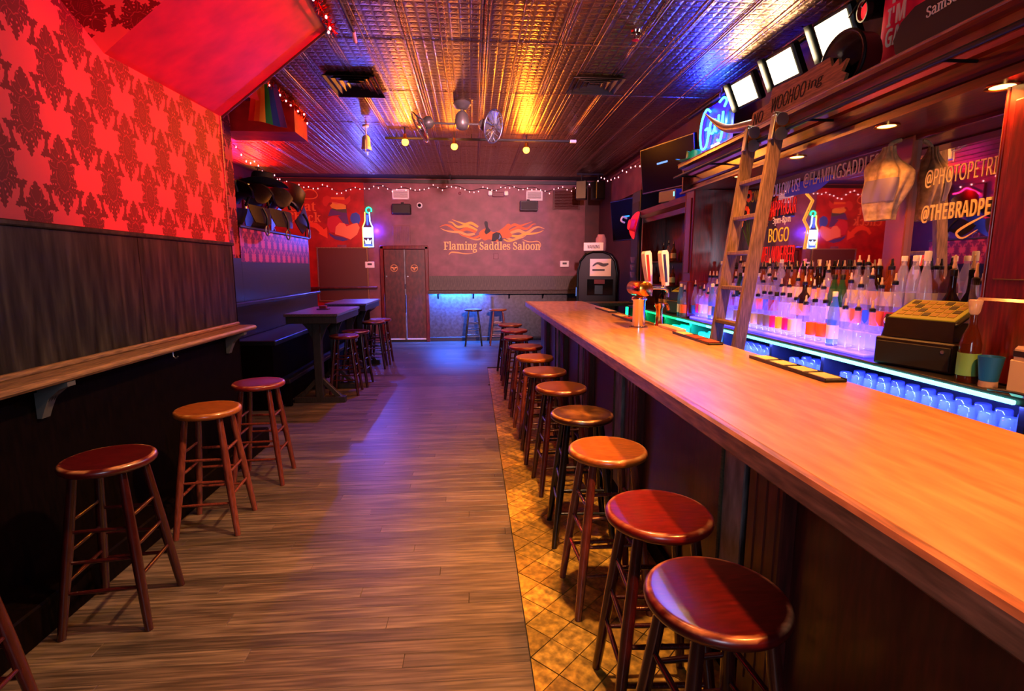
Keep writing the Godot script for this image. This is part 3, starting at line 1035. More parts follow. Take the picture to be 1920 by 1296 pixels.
func build_coat_check_mural() -> void:
	var s := thing("coat_check_mural", "painted coat check lettering and cowboy figure on the red wall", "mural", Vector3(0, 0, BACK + 0.013))
	var tan := mat("mural_tan", Color(0.85, 0.42, 0.2), 0.6)
	var rope := []
	for p in [[800, 572], [900, 578], [1050, 575], [1105, 540], [1075, 485], [1000, 465], [920, 490], [830, 520], [787, 500], [800, 465]]:
		rope.append(mz(p[0], p[1]))
	var c := curve(rope, 5)
	var ws := []
	for i in c.size():
		ws.append(0.02)
	part(s, "lasso", G.new().ribbon(c, ws, 0.003), tan)
	letters(s, "lettering", "Coat", "Droid Serif", Vector2(0.52, 0.19), tan, Transform3D(Basis.IDENTITY, Vector3(-3.69, 2.7, 0)), 0.004, 700)
	letters(s, "lettering", "Check", "Droid Serif", Vector2(0.66, 0.2), tan, Transform3D(Basis.IDENTITY, Vector3(-3.74, 2.475, 0)), 0.004, 700)
	var arc := []
	for p in [[860, 975], [910, 915], [985, 890], [1065, 905], [1125, 955], [1160, 1010]]:
		arc.append(mz(p[0], p[1]))
	part(s, "arrow", G.new().ribbon(arc, [0.06, 0.08, 0.1, 0.11, 0.11, 0.1], 0.003).prism(mpoly([1095, 1005, 1212, 1062, 1208, 925]), 0.004), mat("mural_orange", Color(0.86, 0.28, 0.1), 0.6))
	var list := [
		["hat_crown", [1278, 575, 1285, 490, 1325, 455, 1380, 470, 1430, 458, 1455, 500, 1462, 580], Color(0.62, 0.1, 0.09), 3],
		["hat_brim", [1165, 620, 1180, 560, 1230, 538, 1290, 560, 1460, 585, 1530, 535, 1532, 600, 1490, 645, 1400, 632, 1300, 615, 1250, 625, 1215, 672, 1185, 660], Color(0.72, 0.16, 0.12), 4],
		["hat_band", [1282, 556, 1455, 556, 1458, 588, 1282, 580], Color(0.85, 0.4, 0.15), 5],
		["face", [1285, 605, 1455, 605, 1450, 690, 1300, 690], Color(0.8, 0.42, 0.28), 2],
		["beard", [1262, 660, 1300, 628, 1350, 645, 1410, 635, 1470, 655, 1470, 700, 1350, 705, 1285, 690], Color(0.82, 0.58, 0.2), 6],
		["collar", [1290, 690, 1475, 690, 1478, 745, 1270, 745], Color(0.25, 0.3, 0.25), 4],
		["bandana", [1230, 790, 1270, 700, 1330, 720, 1420, 745, 1478, 745, 1480, 800, 1360, 775], Color(0.3, 0.18, 0.45), 5],
		["shirt", [1212, 900, 1225, 815, 1290, 785, 1380, 800, 1480, 840, 1505, 930, 1400, 1010, 1250, 985], Color(0.72, 0.1, 0.2), 3],
		["vest", [1360, 790, 1480, 770, 1500, 890, 1430, 880], Color(0.3, 0.2, 0.45), 4],
		["glove", [1520, 800, 1545, 755, 1600, 740, 1645, 770, 1655, 830, 1630, 880, 1560, 885, 1525, 850], Color(0.14, 0.3, 0.68), 4],
		["arms", [1310, 1012, 1325, 920, 1380, 868, 1440, 875, 1468, 915, 1540, 885, 1610, 870, 1640, 930, 1600, 1015, 1512, 1076, 1400, 1035], Color(0.88, 0.5, 0.34), 6],
		["jeans", [1228, 990, 1300, 1030, 1420, 1050, 1485, 1080, 1410, 1098, 1310, 1075, 1250, 1035], Color(0.24, 0.2, 0.5), 5],
	]
	for q in list:
		part(s, q[0], G.new().prism(mpoly(q[1]), 0.001 * q[3]), mat("mural_%s" % q[0], q[2], 0.6))


func build_neon_bottle() -> void:
	var at := Vector3(-2.14, 1.965, BACK + 0.02)
	var s := thing("neon_bottle_sign", "glowing neon beer bottle sign with green lime on the end wall", "neon sign", at)
	part(s, "backing", G.new().prism(pv([-0.11, 0, 0.11, 0, 0.11, 0.43, 0.065, 0.51, 0.06, 0.74, -0.06, 0.74, -0.065, 0.51, -0.11, 0.43]), 0.012), mat("sign_blue_back", Color(0.05, 0.06, 0.25), 0.4))
	var z := 0.04
	var half := func(q: float) -> Array:
		return [Vector3(q * 0.0, 0.02, z), Vector3(q * 0.1, 0.02, z), Vector3(q * 0.1, 0.42, z), Vector3(q * 0.07, 0.48, z), Vector3(q * 0.05, 0.54, z), Vector3(q * 0.045, 0.72, z)]
	part(s, "neon_tube", G.new().sweep(half.call(-1.0), [0.011], 8), glow("neon_yellow", Color(1.0, 0.8, 0.3), 3.5))
	part(s, "neon_tube", G.new().sweep(half.call(1.0), [0.011], 8), glow("neon_white", Color(0.85, 0.9, 1.0), 3.5))
	var lime := []
	for k in 14:
		lime.append(Vector3(0.035 + cos(k * 0.42 - 0.6) * 0.055, 0.755 + sin(k * 0.42 - 0.6) * 0.055, z))
	part(s, "neon_lime", G.new().sweep(lime, [0.013], 8), glow("neon_green", Color(0.05, 1.0, 0.55), 5.0))
	part(s, "neon_label", bx(Vector3(0, 0.31, z), Vector3(0.17, 0.2, 0.016), 0.006), glow("neon_label_white", Color(0.8, 0.87, 1.0), 2.6))
	part(s, "neon_neck", G.new().sweep([Vector3(0.0, 0.46, z), Vector3(0.0, 0.66, z)], [0.016], 8), glow("neon_blue", Color(0.1, 0.18, 1.0), 8.0))
	part(s, "neon_crown", G.new().prism(pv([-0.05, 0.08, 0.05, 0.08, 0.07, 0.17, 0.03, 0.13, 0.0, 0.19, -0.03, 0.13, -0.07, 0.17]), 0.012, Transform3D(Basis.IDENTITY, Vector3(0, 0, z))), mats["neon_white"])
	part(s, "neon_base", bx(Vector3(0, 0.055, z - 0.012), Vector3(0.16, 0.05, 0.012), 0.004), mats["neon_blue"])
	omni(at + Vector3(0.0, 0.3, 0.05), Color(0.25, 0.35, 1.0), 4.5, 0.012)
	omni(at + Vector3(0.16, 0.35, 0.06), Color(0.22, 0.14, 1.0), 0.5, 0.012)


# ---------------------------------------------------------------- bar
func build_bar() -> void:
	var t := thing("bar_countertop", "long honey coloured wooden bar top running the length of the room", "bar top")
	part(t, "top_board", span(Vector3(0.79, 1.03, 0.9), Vector3(1.6, 1.07, -7.6), 0.004), mats["bar_wood"])
	part(t, "front_edge", G.new().prism(pv([0, -0.068, 0.022, -0.072, 0.03, -0.064, 0.03, -0.01, 0.022, 0.0, 0, 0]), 8.52, Transform3D(Basis(Vector3(-1, 0, 0), Vector3.UP, Vector3(0, 0, -1)), Vector3(0.79, 1.07, 0.9))), mats["bar_edge"])
	part(t, "end_edge", span(Vector3(0.76, 0.998, -7.6), Vector3(1.6, 1.07, -7.625), 0.005), mats["bar_edge"])
	part(t, "under_board", span(Vector3(0.79, 0.998, 0.9), Vector3(1.6, 1.03, -7.6)), mats["bar_edge"])
	var f := thing("service_flap", "grey brown hinged flap bridging the far end of the bar", "bar flap")
	part(f, "flap_board", span(Vector3(1.605, 1.015, -7.28), Vector3(2.3, 1.065, -7.6), 0.006), mats["grey_band"])
	part(f, "hinge", tube(Vector3(1.602, 1.062, -7.32), Vector3(1.602, 1.062, -7.56), 0.007), mats["steel"])
	var b := thing("bar_front_cabinet", "dark maroon panelled front of the bar with grey steel strips", "bar")
	part(b, "body", span(Vector3(1.0, 0, 0.9), Vector3(1.45, 0.998, -7.55)), mats["black_paint"])
	var cuts := [0.9, -0.4, -1.78, -3.33, -4.55, -5.88, -7.55]
	for k in cuts.size() - 1:
		part(b, "front_panel", span(Vector3(0.975, 0.1, cuts[k] - 0.08), Vector3(1.0, 0.95, cuts[k + 1] + 0.08), 0.004), mats["bar_panel"])
	for k in range(1, cuts.size() - 1):
		part(b, "steel_strip", span(Vector3(0.955, 0.02, cuts[k] + 0.075), Vector3(1.0, 0.998, cuts[k] - 0.075), 0.004), mats["steel_strip"])
		part(b, "strip_bead", span(Vector3(0.945, 0.02, cuts[k] - 0.075), Vector3(0.985, 0.998, cuts[k] - 0.092), 0.005), mats["ledge_back"])
	for z in [0.2, -1.53, -2.95, -4.2, -5.4, -6.7]:
		var g := G.new()
		g.box(Vector3(0.955, 0.5, z), Vector3(0.05, 0.96, 0.2), 0.006)
		for q in [-0.06, 0.0, 0.06]:
			g.box(Vector3(0.932, 0.52, z + q), Vector3(0.012, 0.78, 0.036), 0.005)
		part(b, "pilaster", g, mats["bar_panel"])
	part(b, "kick_board", span(Vector3(0.95, 0, 0.9), Vector3(1.0, 0.1, -7.55), 0.004), mats["black_base"])
	part(b, "inner_shelf", span(Vector3(1.45, 0.7, 0.9), Vector3(1.6, 0.73, -7.55)), mats["black_paint"])


func build_back_bar() -> void:
	var t := thing("back_counter", "black back bar counter with glowing strip along its front", "counter")
	part(t, "counter_top", span(Vector3(2.13, 1.012, -1.0), Vector3(MIRROR - 0.005, 1.05, -7.1), 0.005), mats["black_wood"])
	part(t, "back_panel", span(Vector3(2.56, 0, -1.0), Vector3(MIRROR - 0.005, 1.01, -7.1)), mats["black_wood"])
	part(t, "glass_shelf", span(Vector3(2.16, 0.765, -1.0), Vector3(2.56, 0.785, -7.1), 0.003), mats["black_wood"])
	part(t, "lower_front", span(Vector3(2.17, 0, -1.0), Vector3(2.2, 0.765, -7.1)), mats["black_paint"])
	for z in [-1.02, -1.85, -3.05, -3.62, -4.35, -5.05, -5.75, -6.4, -7.08]:
		part(t, "divider", span(Vector3(2.16, 0.785, z - 0.015), Vector3(2.56, 1.012, z + 0.015), 0.002), mats["black_wood"])
	# glowing strip: green at the far end turning to pale cyan
	var list := [[-1.85, -3.3, Color(0.5, 1.0, 0.95), 3.4], [-3.3, -4.6, Color(0.45, 1.0, 0.95), 3.0], [-4.6, -5.3, Color(0.2, 1.0, 0.85), 2.4], [-5.3, -6.6, Color(0.02, 1.0, 0.5), 2.0]]
	for k in list.size():
		var q = list[k]
		part(t, "led_strip", span(Vector3(2.112, 1.016, q[0]), Vector3(2.13, 1.034, q[1]), 0.004), glow("led_%d" % k, q[2], q[3]))
		area(Vector3(2.15, 1.008, (q[0] + q[1]) / 2), Vector3(2.3, 0.4, (q[0] + q[1]) / 2), Vector2(q[0] - q[1], 0.02), Color(0.3, 0.36, 1.0) if k < 2 else Color(q[2].r * 0.3, q[2].g, q[2].b), 4.0)
	# two lit steps for the bottles: frosted boxes glowing violet blue
	var s := thing("lit_bottle_steps", "stepped frosted bottle shelf glowing violet blue on the back counter", "shelf")
	var lit := glow("step_glow", Color(0.24, 0.2, 1.0), 3.4, Color(0.5, 0.5, 0.8))
	for q in [[2.19, 2.62, 1.05, 1.066], [2.32, 2.62, 1.066, 1.17], [2.43, 2.62, 1.17, 1.28]]:
		part(s, "led_step", span(Vector3(q[0], q[2], -2.75), Vector3(q[1], q[3], -5.15), 0.004), lit)
	area(Vector3(2.26, 1.08, -3.95), Vector3(2.26, 3.0, -3.95), Vector2(2.3, 0.1), Color(0.36, 0.32, 1.0), 2.1)


func build_cornice_unit() -> void:
	var t := thing("mirror_unit", "tall mahogany back bar frame with heavy cornice and mirrors", "cabinet")
	var prof := pv([0.0, 2.33, 0.05, 2.33, 0.05, 2.4, 0.062, 2.405, 0.07, 2.42, 0.07, 2.48, 0.095, 2.49, 0.1, 2.515, 0.13, 2.54, 0.15, 2.57, 0.19, 2.58, 0.19, 2.61, 0.0, 2.61])
	part(t, "cornice", G.new().prism(prof, 4.6, Transform3D(Basis(Vector3(-1, 0, 0), Vector3.UP, Vector3(0, 0, -1)), Vector3(2.34, 0, -0.93))), mats["mahogany_long"])
	part(t, "cornice_bead", tube(Vector3(2.152, 2.612, -0.93), Vector3(2.152, 2.612, -5.53), 0.008), mats["bar_edge"])
	part(t, "top_board", span(Vector3(2.16, 2.595, -0.93), Vector3(WALL_R - 0.002, 2.612, -5.53)), mats["mahogany_long"])
	part(t, "light_soffit", span(Vector3(2.33, 2.33, -0.93), Vector3(WALL_R - 0.002, 2.36, -5.53)), mats["mahogany_long"])
	part(t, "soffit_board", span(Vector3(2.18, 2.318, -0.93), Vector3(2.33, 2.335, -5.53)), mats["mahogany_long"])
	for q in [[-2.2, -1.74, 2.29], [-5.2, -5.4, 2.2]]:
		var cx: float = q[2]
		var z0: float = maxf(q[0], q[1])
		var z1: float = minf(q[0], q[1])
		var col := part(t, "column", span(Vector3(cx, 1.05, z0), Vector3(2.62, 2.33, z1), 0.01), mats["mahogany"])
		part(col, "raised_panel", span(Vector3(cx - 0.012, 1.5, z0 - 0.04), Vector3(cx, 2.25, z1 + 0.04), 0.006), mats["mahogany"])
		part(col, "plinth", span(Vector3(cx - 0.03, 1.05, z0 + 0.01), Vector3(2.62, 1.42, z1 - 0.01), 0.012), mats["mahogany"])
		part(col, "edge_bead", tube(Vector3(cx + 0.005, 1.42, z1 - 0.004), Vector3(cx + 0.005, 2.32, z1 - 0.004), 0.009), mats["mahogany"])
	part(t, "mirror_pane", span(Vector3(MIRROR, 1.05, -2.0), Vector3(MIRROR + 0.03, 2.33, -3.06)), mats["mirror_silver"])
	part(t, "mirror_pane", span(Vector3(MIRROR, 1.05, -3.2), Vector3(MIRROR + 0.03, 2.33, -5.56)), mats["mirror_silver"])
	part(t, "mirror_post", span(Vector3(MIRROR - 0.03, 1.05, -3.05), Vector3(MIRROR + 0.03, 2.33, -3.21), 0.006), mat("honey_wood", Color(0.55, 0.25, 0.1), 0.35))
	part(t, "mirror_frame", span(Vector3(MIRROR - 0.02, 1.05, -5.56), Vector3(MIRROR + 0.03, 2.33, -5.62), 0.006), mats["bar_edge"])
	part(t, "wood_panel", span(Vector3(MIRROR - 0.005, 1.05, -5.62), Vector3(WALL_R, 2.33, -6.35)), mats["mahogany"])
	part(t, "mirror_head", span(Vector3(MIRROR - 0.02, 2.3, -2.1), Vector3(MIRROR + 0.02, 2.335, -5.6), 0.005), mats["mahogany_long"])
	part(t, "end_wall", span(Vector3(2.2, 2.33, -5.53), Vector3(WALL_R - 0.002, 2.6, -5.5)), mats["mahogany_long"])
	part(t, "low_moulding", G.new().prism(pv([0, 2.15, 0.03, 2.15, 0.05, 2.2, 0.1, 2.24, 0.12, 2.3, 0, 2.3]), 0.94, Transform3D(Basis(Vector3(-1, 0, 0), Vector3.UP, Vector3(0, 0, -1)), Vector3(2.34, 0, -5.42))), mats["mahogany_long"])
	part(t, "low_top_board", span(Vector3(2.3, 2.27, -5.42), Vector3(2.63, 2.3, -6.35), 0.003), mats["mahogany_long"])
	# downlights set in the underside
	for z in [-2.2, -2.83, -3.63, -4.41]:
		var l := part(t, "downlight", G.new().lathe([Vector2(0.05, 0), Vector2(0.062, 0.0), Vector2(0.062, -0.008), Vector2(0.045, -0.006), Vector2(0.045, 0.0), Vector2(0, 0.0)], 20, Transform3D(Basis.IDENTITY, Vector3(2.255, 2.318, z))), mats["brass"])
		part(l, "downlight_lens", G.new().lathe([Vector2(0, -0.004), Vector2(0.044, -0.004), Vector2(0.044, -0.001), Vector2(0, -0.001)], 18, Transform3D(Basis.IDENTITY, Vector3(2.255, 2.318, z))), glow("downlight", Color(1.0, 0.78, 0.45), 5.0))
		spot(Vector3(2.255, 2.305, z), Vector3(2.3, 1.0, z), Color(1.0, 0.58, 0.25), 0.8, 72.0, 0.6, 0.04)
	# ladder rail
	var r := thing("ladder_rail", "dark iron ladder rail along the cornice", "rail")
	part(r, "pipe", tube(Vector3(2.085, 2.47, -1.0), Vector3(2.085, 2.47, -5.45), 0.014, -1.0, 12), mats["dark_iron"])
	for z in [-1.3, -2.35, -3.3, -4.7, -5.35]:
		part(r, "bracket", G.new().tube(Vector3(2.085, 2.47, z), Vector3(2.27, 2.47, z), 0.008, 0.008, 8).box(Vector3(2.28, 2.47, z), Vector3(0.016, 0.1, 0.03), 0.003), mats["dark_iron"])


func build_side_cabinet() -> void:
	var t := thing("side_cabinet", "lower mahogany bottle cabinet beyond the mirror unit", "cabinet")
	part(t, "back_panel", span(Vector3(2.6, 1.05, -6.36), Vector3(WALL_R - 0.002, 2.25, -7.05)), mats["mahogany"])
	part(t, "side_panel", span(Vector3(2.28, 1.05, -7.02), Vector3(2.6, 2.25, -7.06), 0.003), mats["mahogany"])
	part(t, "top_moulding", G.new().prism(pv([0, 2.15, 0.03, 2.15, 0.05, 2.2, 0.1, 2.24, 0.12, 2.3, 0, 2.3]), 0.69, Transform3D(Basis(Vector3(-1, 0, 0), Vector3.UP, Vector3(0, 0, -1)), Vector3(2.34, 0, -6.36))), mats["mahogany_long"])
	part(t, "top_board", span(Vector3(2.3, 2.27, -6.36), Vector3(2.63, 2.3, -7.06), 0.003), mats["mahogany_long"])
	for y in [1.32, 1.62]:
		part(t, "shelf", span(Vector3(2.42, y, -6.36), Vector3(2.6, y + 0.02, -7.02), 0.003), mats["mahogany_long"])
	solo("pink_hat", hat_mesh(0.16, 0.1), mat("hot_pink", Color(0.93, 0.16, 0.4), 0.7), "hot pink cowboy hat hung at the corner of the side cabinet", "hat", Vector3(2.2, 2.12, -7.06)).rotation = Vector3(0.2, 0, 1.45)


func hat_mesh(r: float, tall: float) -> G:
	var g := G.new()
	g.sheet(func(u: float, v: float) -> Vector3:
		var t := u * TAU
		var k := v
		var rad := r * (0.46 + 0.54 * k)
		var lift := 0.3 * r * pow(k, 2.0) * pow(absf(sin(t)), 2.0)
		return Vector3(cos(t) * rad * 1.15, lift, sin(t) * rad), 28, 5, 0.006)
	g.sheet(func(u: float, v: float) -> Vector3:
		var t := u * TAU
		var rad := r * 0.47 * (1.0 - 0.16 * v) * (1.0 if v < 0.93 else 1.0 - (v - 0.93) * 13.0)
		var crease := -0.25 * tall * exp(-pow(sin(t) * rad / (0.14 * r), 2.0)) * clampf((v - 0.6) * 2.5, 0, 1)
		return Vector3(cos(t) * rad * 1.15, tall * minf(v / 0.9, 1.0) + crease, sin(t) * rad), 28, 12)
	return g


# ---------------------------------------------------------------- stools
func seat_mesh(base: Color, worn: Color, wear: float, centre: float) -> ArrayMesh:
	var g := G.new()
	g.colored = true
	var f := FastNoiseLite.new()
	f.seed = int(wear * 1000) + int(base.r * 900)
	f.frequency = 9.0
	f.fractal_octaves = 3
	var prof := [Vector2(0.0, 0.0), Vector2(0.06, 0.0), Vector2(0.11, 0.0005), Vector2(0.14, 0.0025), Vector2(0.153, 0.004), Vector2(0.161, 0.004), Vector2(0.167, 0.001), Vector2(0.172, -0.006), Vector2(0.174, -0.016), Vector2(0.171, -0.026), Vector2(0.162, -0.034), Vector2(0.145, -0.038), Vector2(0.0, -0.038)]
	var seg := 56
	var rows := []
	for i in prof.size():
		var p: Vector2 = prof[i]
		var a: Vector2 = prof[maxi(i - 1, 0)]
		var b: Vector2 = prof[mini(i + 1, prof.size() - 1)]
		var d := (b - a).normalized()
		var m := Vector2(-d.y, d.x)
		if i == prof.size() - 1:
			m = Vector2(0, -1)
		var row := []
		for k in seg:
			var t := TAU * k / seg
			var q := Vector3(cos(t) * p.x, p.y, sin(t) * p.x)
			var w := 0.0
			var rough_edge := f.get_noise_3d(q.x * 1.5, 0.0, q.z * 1.5)
			if p.x > 0.155 and p.y > 0.0:
				w = clampf(wear + rough_edge * 1.6, 0.0, 1.0)
			elif i < 4 and centre > 0.0:
				w = clampf(centre * (0.6 + rough_edge * 1.3) * (1.0 - p.x * 6.0), 0.0, 1.0)
			g.col = base.lerp(worn, w).srgb_to_linear()
			row.append(g.pt(q, Vector3(cos(t) * m.x, m.y, sin(t) * m.x).normalized()))
		rows.append(row)
	for i in prof.size() - 1:
		for k in seg:
			var j := (k + 1) % seg
			g.face(rows[i][k], rows[i][j], rows[i + 1][j])
			g.face(rows[i][k], rows[i + 1][j], rows[i + 1][k])
	return g.mesh()


func make_stool(seat_color: Color, worn: Color, wear: float, centre: float, leg_color: Color) -> Node3D:
	var o := Node3D.new()
	var sm := mat("seat_%s" % seat_color.to_html(), Color.WHITE, 0.3)
	sm.vertex_color_use_as_albedo = true
	sm.albedo_texture = grain("seat_grain", 0.62, 1.0, 0.03, 5)
	sm.uv1_triplanar = true
	sm.uv1_scale = Vector3(1.6, 8, 9)
	sm.clearcoat_enabled = true
	sm.clearcoat = 0.35
	sm.clearcoat_roughness = 0.12
	part(o, "seat", seat_mesh(seat_color, worn, wear, centre), sm, Vector3(0, 0.76, 0))
	var lm := grained("leg_%s" % leg_color.to_html(), leg_color, 0.22, grain("seat_grain", 0.62, 1.0, 0.03, 5), Vector3(9, 1.4, 9), false, 0.0, 0.4)
	var foot := func(sx: float, sz: float, y: float) -> Vector3:
		var k := 1.0 - y / 0.73
		return Vector3(sx * (0.088 + 0.072 * k), y, sz * (0.088 + 0.072 * k))
	for sx in [-1.0, 1.0]:
		for sz in [-1.0, 1.0]:
			part(o, "leg", G.new().sweep([foot.call(sx, sz, 0.0), foot.call(sx, sz, 0.1), foot.call(sx, sz, 0.36), foot.call(sx, sz, 0.62), foot.call(sx, sz, 0.728)], [0.0155, 0.0175, 0.0205, 0.018, 0.016], 10), lm)
	for k in 3:
		for q in [[0, -1.0], [0, 1.0], [1, -1.0], [1, 1.0]]:
			var y: float = 0.2 + 0.135 * k + (0.045 if q[0] == 1 else 0.0)
			var a: Vector3 = foot.call(-1.0, q[1], y) if q[0] == 0 else foot.call(q[1], -1.0, y)
			var b: Vector3 = foot.call(1.0, q[1], y) if q[0] == 0 else foot.call(q[1], 1.0, y)
			part(o, "rung", G.new().sweep([a, a.lerp(b, 0.25), a.lerp(b, 0.5), a.lerp(b, 0.75), b], [0.007, 0.0088, 0.0095, 0.0088, 0.007], 8), lm)
	return o


func build_stools() -> void:
	var kinds := {
		"oxblood": make_stool(Color(0.33, 0.05, 0.05), Color(0.86, 0.58, 0.38), 0.62, 0.08, Color(0.23, 0.06, 0.06)),
		"cherry": make_stool(Color(0.5, 0.1, 0.05), Color(0.85, 0.55, 0.34), 0.45, 0.0, Color(0.3, 0.08, 0.07)),
		"honey": make_stool(Color(0.66, 0.34, 0.12), Color(0.88, 0.66, 0.4), 0.4, 0.1, Color(0.48, 0.22, 0.17)),
		"black": make_stool(Color(0.22, 0.11, 0.05), Color(0.76, 0.5, 0.22), 0.45, 0.9, Color(0.06, 0.04, 0.045)),
		"brown": make_stool(Color(0.42, 0.18, 0.09), Color(0.84, 0.55, 0.32), 0.5, 0.2, Color(0.24, 0.07, 0.07)),
		"rose": make_stool(Color(0.52, 0.15, 0.13), Color(0.84, 0.55, 0.42), 0.35, 0.0, Color(0.42, 0.17, 0.14)),
	}
	var order := ["eleventh", "tenth", "ninth", "eighth", "seventh", "sixth", "fifth", "fourth", "third", "second", "first"]
	var row := [
		[0.609, -1.183, 0.06, "oxblood", "oxblood wooden bar stool with scuffed rim"], [0.623, -1.640, -0.05, "cherry", "glossy cherry red wooden bar stool"],
		[0.609, -2.268, 0.04, "honey", "honey orange wooden bar stool with pinkish legs"], [0.613, -2.860, -0.06, "black", "black bar stool with golden worn seat centre"],
		[0.607, -3.540, 0.05, "brown", "brown wooden bar stool with worn rim"], [0.571, -4.131, 0.0, "brown", "brown wooden bar stool with pale worn rim"],
		[0.569, -4.796, 0.08, "honey", "honey orange wooden bar stool"], [0.555, -5.481, 0.0, "rose", "rosy red wooden bar stool"],
		[0.540, -6.228, -0.05, "cherry", "cherry red wooden bar stool"], [0.545, -6.955, 0.0, "rose", "rosy red wooden bar stool"], [0.540, -7.681, 0.1, "brown", "brown wooden bar stool"],
	]
	for k in row.size():
		var r = row[k]
		place_stool(kinds[r[3]], r[0], r[1], r[2], "%s, %s along the bar from the service flap" % [r[4], order[k]], "stools along the bar front")
	var side := [
		[-1.645, -1.531, 0.1, "cherry", "red brown stool under the drink ledge, next to the street window"], [-1.599, -2.315, 0.12, "oxblood", "dark oxblood stool with scuffed rim under the drink ledge"],
		[-1.573, -3.130, 0.1, "honey", "honey orange stool in the middle below the drink ledge"], [-1.563, -3.846, 0.08, "rose", "rosy red stool under the ledge end beside the tables"],
	]
	for r in side:
		place_stool(kinds[r[3]], r[0], r[1], r[2], r[4], "stools under the drink ledge")
	var tab := [
		[-1.593, -6.539, 0.05, "cherry", "cherry stool at the first banquette table, beside the table foot"], [-1.557, -7.0, -0.03, "oxblood", "dark red stool between the two banquette tables"],
		[-1.547, -8.231, 0.06, "oxblood", "dark red stool at the second banquette table"], [-1.515, -8.615, 0.0, "cherry", "cherry stool at the second banquette table towards the swing doors"],
	]
	for r in tab:
		place_stool(kinds[r[3]], r[0], r[1], r[2], r[4], "stools at the banquette tables")
	place_stool(kinds["black"], 0.0, -10.55, 0.0, "black stool under the end wall ledge", "stools at the end wall")
	place_stool(kinds["honey"], 0.5, -10.6, 0.0, "honey legged stool by the end wall behind the bar stools", "stools at the end wall")
	for k in kinds:
		kinds[k].free()


func place_stool(src: Node3D, x: float, z: float, turn: float, label: String, group: String) -> void:
	var o := again(src, "bar_stool")
	o.position = Vector3(x, 0, z)
	o.rotation.y = turn
	o.scale = Vector3(1.035, 0.961, 1.035)
	tag(o, label, "stool", group)


func build_tables() -> void:
	var first: Node3D = null
	for q in [[-1.79, -6.47, "tall dark pub table beside the near end of the banquette"], [-1.82, -8.2, "tall dark pub table beside the swing doors"]]:
		var t: Node3D
		if first == null:
			t = thing("pub_table", q[2], "table", Vector3.ZERO, 0.0, "pub tables along the banquette")
			part(t, "tabletop", bx(Vector3(0, 1.035, 0), Vector3(0.58, 0.03, 1.16), 0.004), mats["table_wood"])
			part(t, "apron", bx(Vector3(0, 0.98, 0), Vector3(0.55, 0.08, 1.12), 0.004), mats["table_base"])
			for z in [-0.36, 0.36]:
				part(t, "post", bx(Vector3(0, 0.5, z), Vector3(0.09, 0.9, 0.09), 0.006), mats["table_base"])
				part(t, "foot", bx(Vector3(0, 0.035, z), Vector3(0.58, 0.07, 0.09), 0.006), mats["table_base"])
				for s in [-1.0, 1.0]:
					part(t, "brace", G.new().box(Vector3(s * 0.12, 0.17, z), Vector3(0.05, 0.33, 0.06), 0.004, Basis(Vector3.BACK, s * 0.75)), mats["table_base"])
					part(t, "brace", G.new().prism(pv([0.04, 0.94, s * 0.0 + 0.17, 0.94, 0.1, 0.86, 0.06, 0.76, 0.04, 0.7]), 0.05, Transform3D(Basis(Vector3(s, 0, 0), Vector3.UP, Vector3(0, 0, 1)), Vector3(0, 0, z - 0.025))), mats["table_base"])
			first = t
		else:
			t = again(first, "pub_table", q[2])
		t.position = Vector3(q[0], 0, q[1])
	var c := thing("table_caddy", "small red caddy on the near pub table", "caddy", Vector3(-1.83, 1.05, -6.55))
	part(c, "tray", bx(Vector3(0, 0.006, 0), Vector3(0.14, 0.012, 0.1), 0.003), mats["dark_red_paint"])
	part(c, "napkin_block", bx(Vector3(0.0, 0.03, 0.0), Vector3(0.08, 0.035, 0.07), 0.004), mat("napkin_red", Color(0.45, 0.1, 0.09), 0.8))


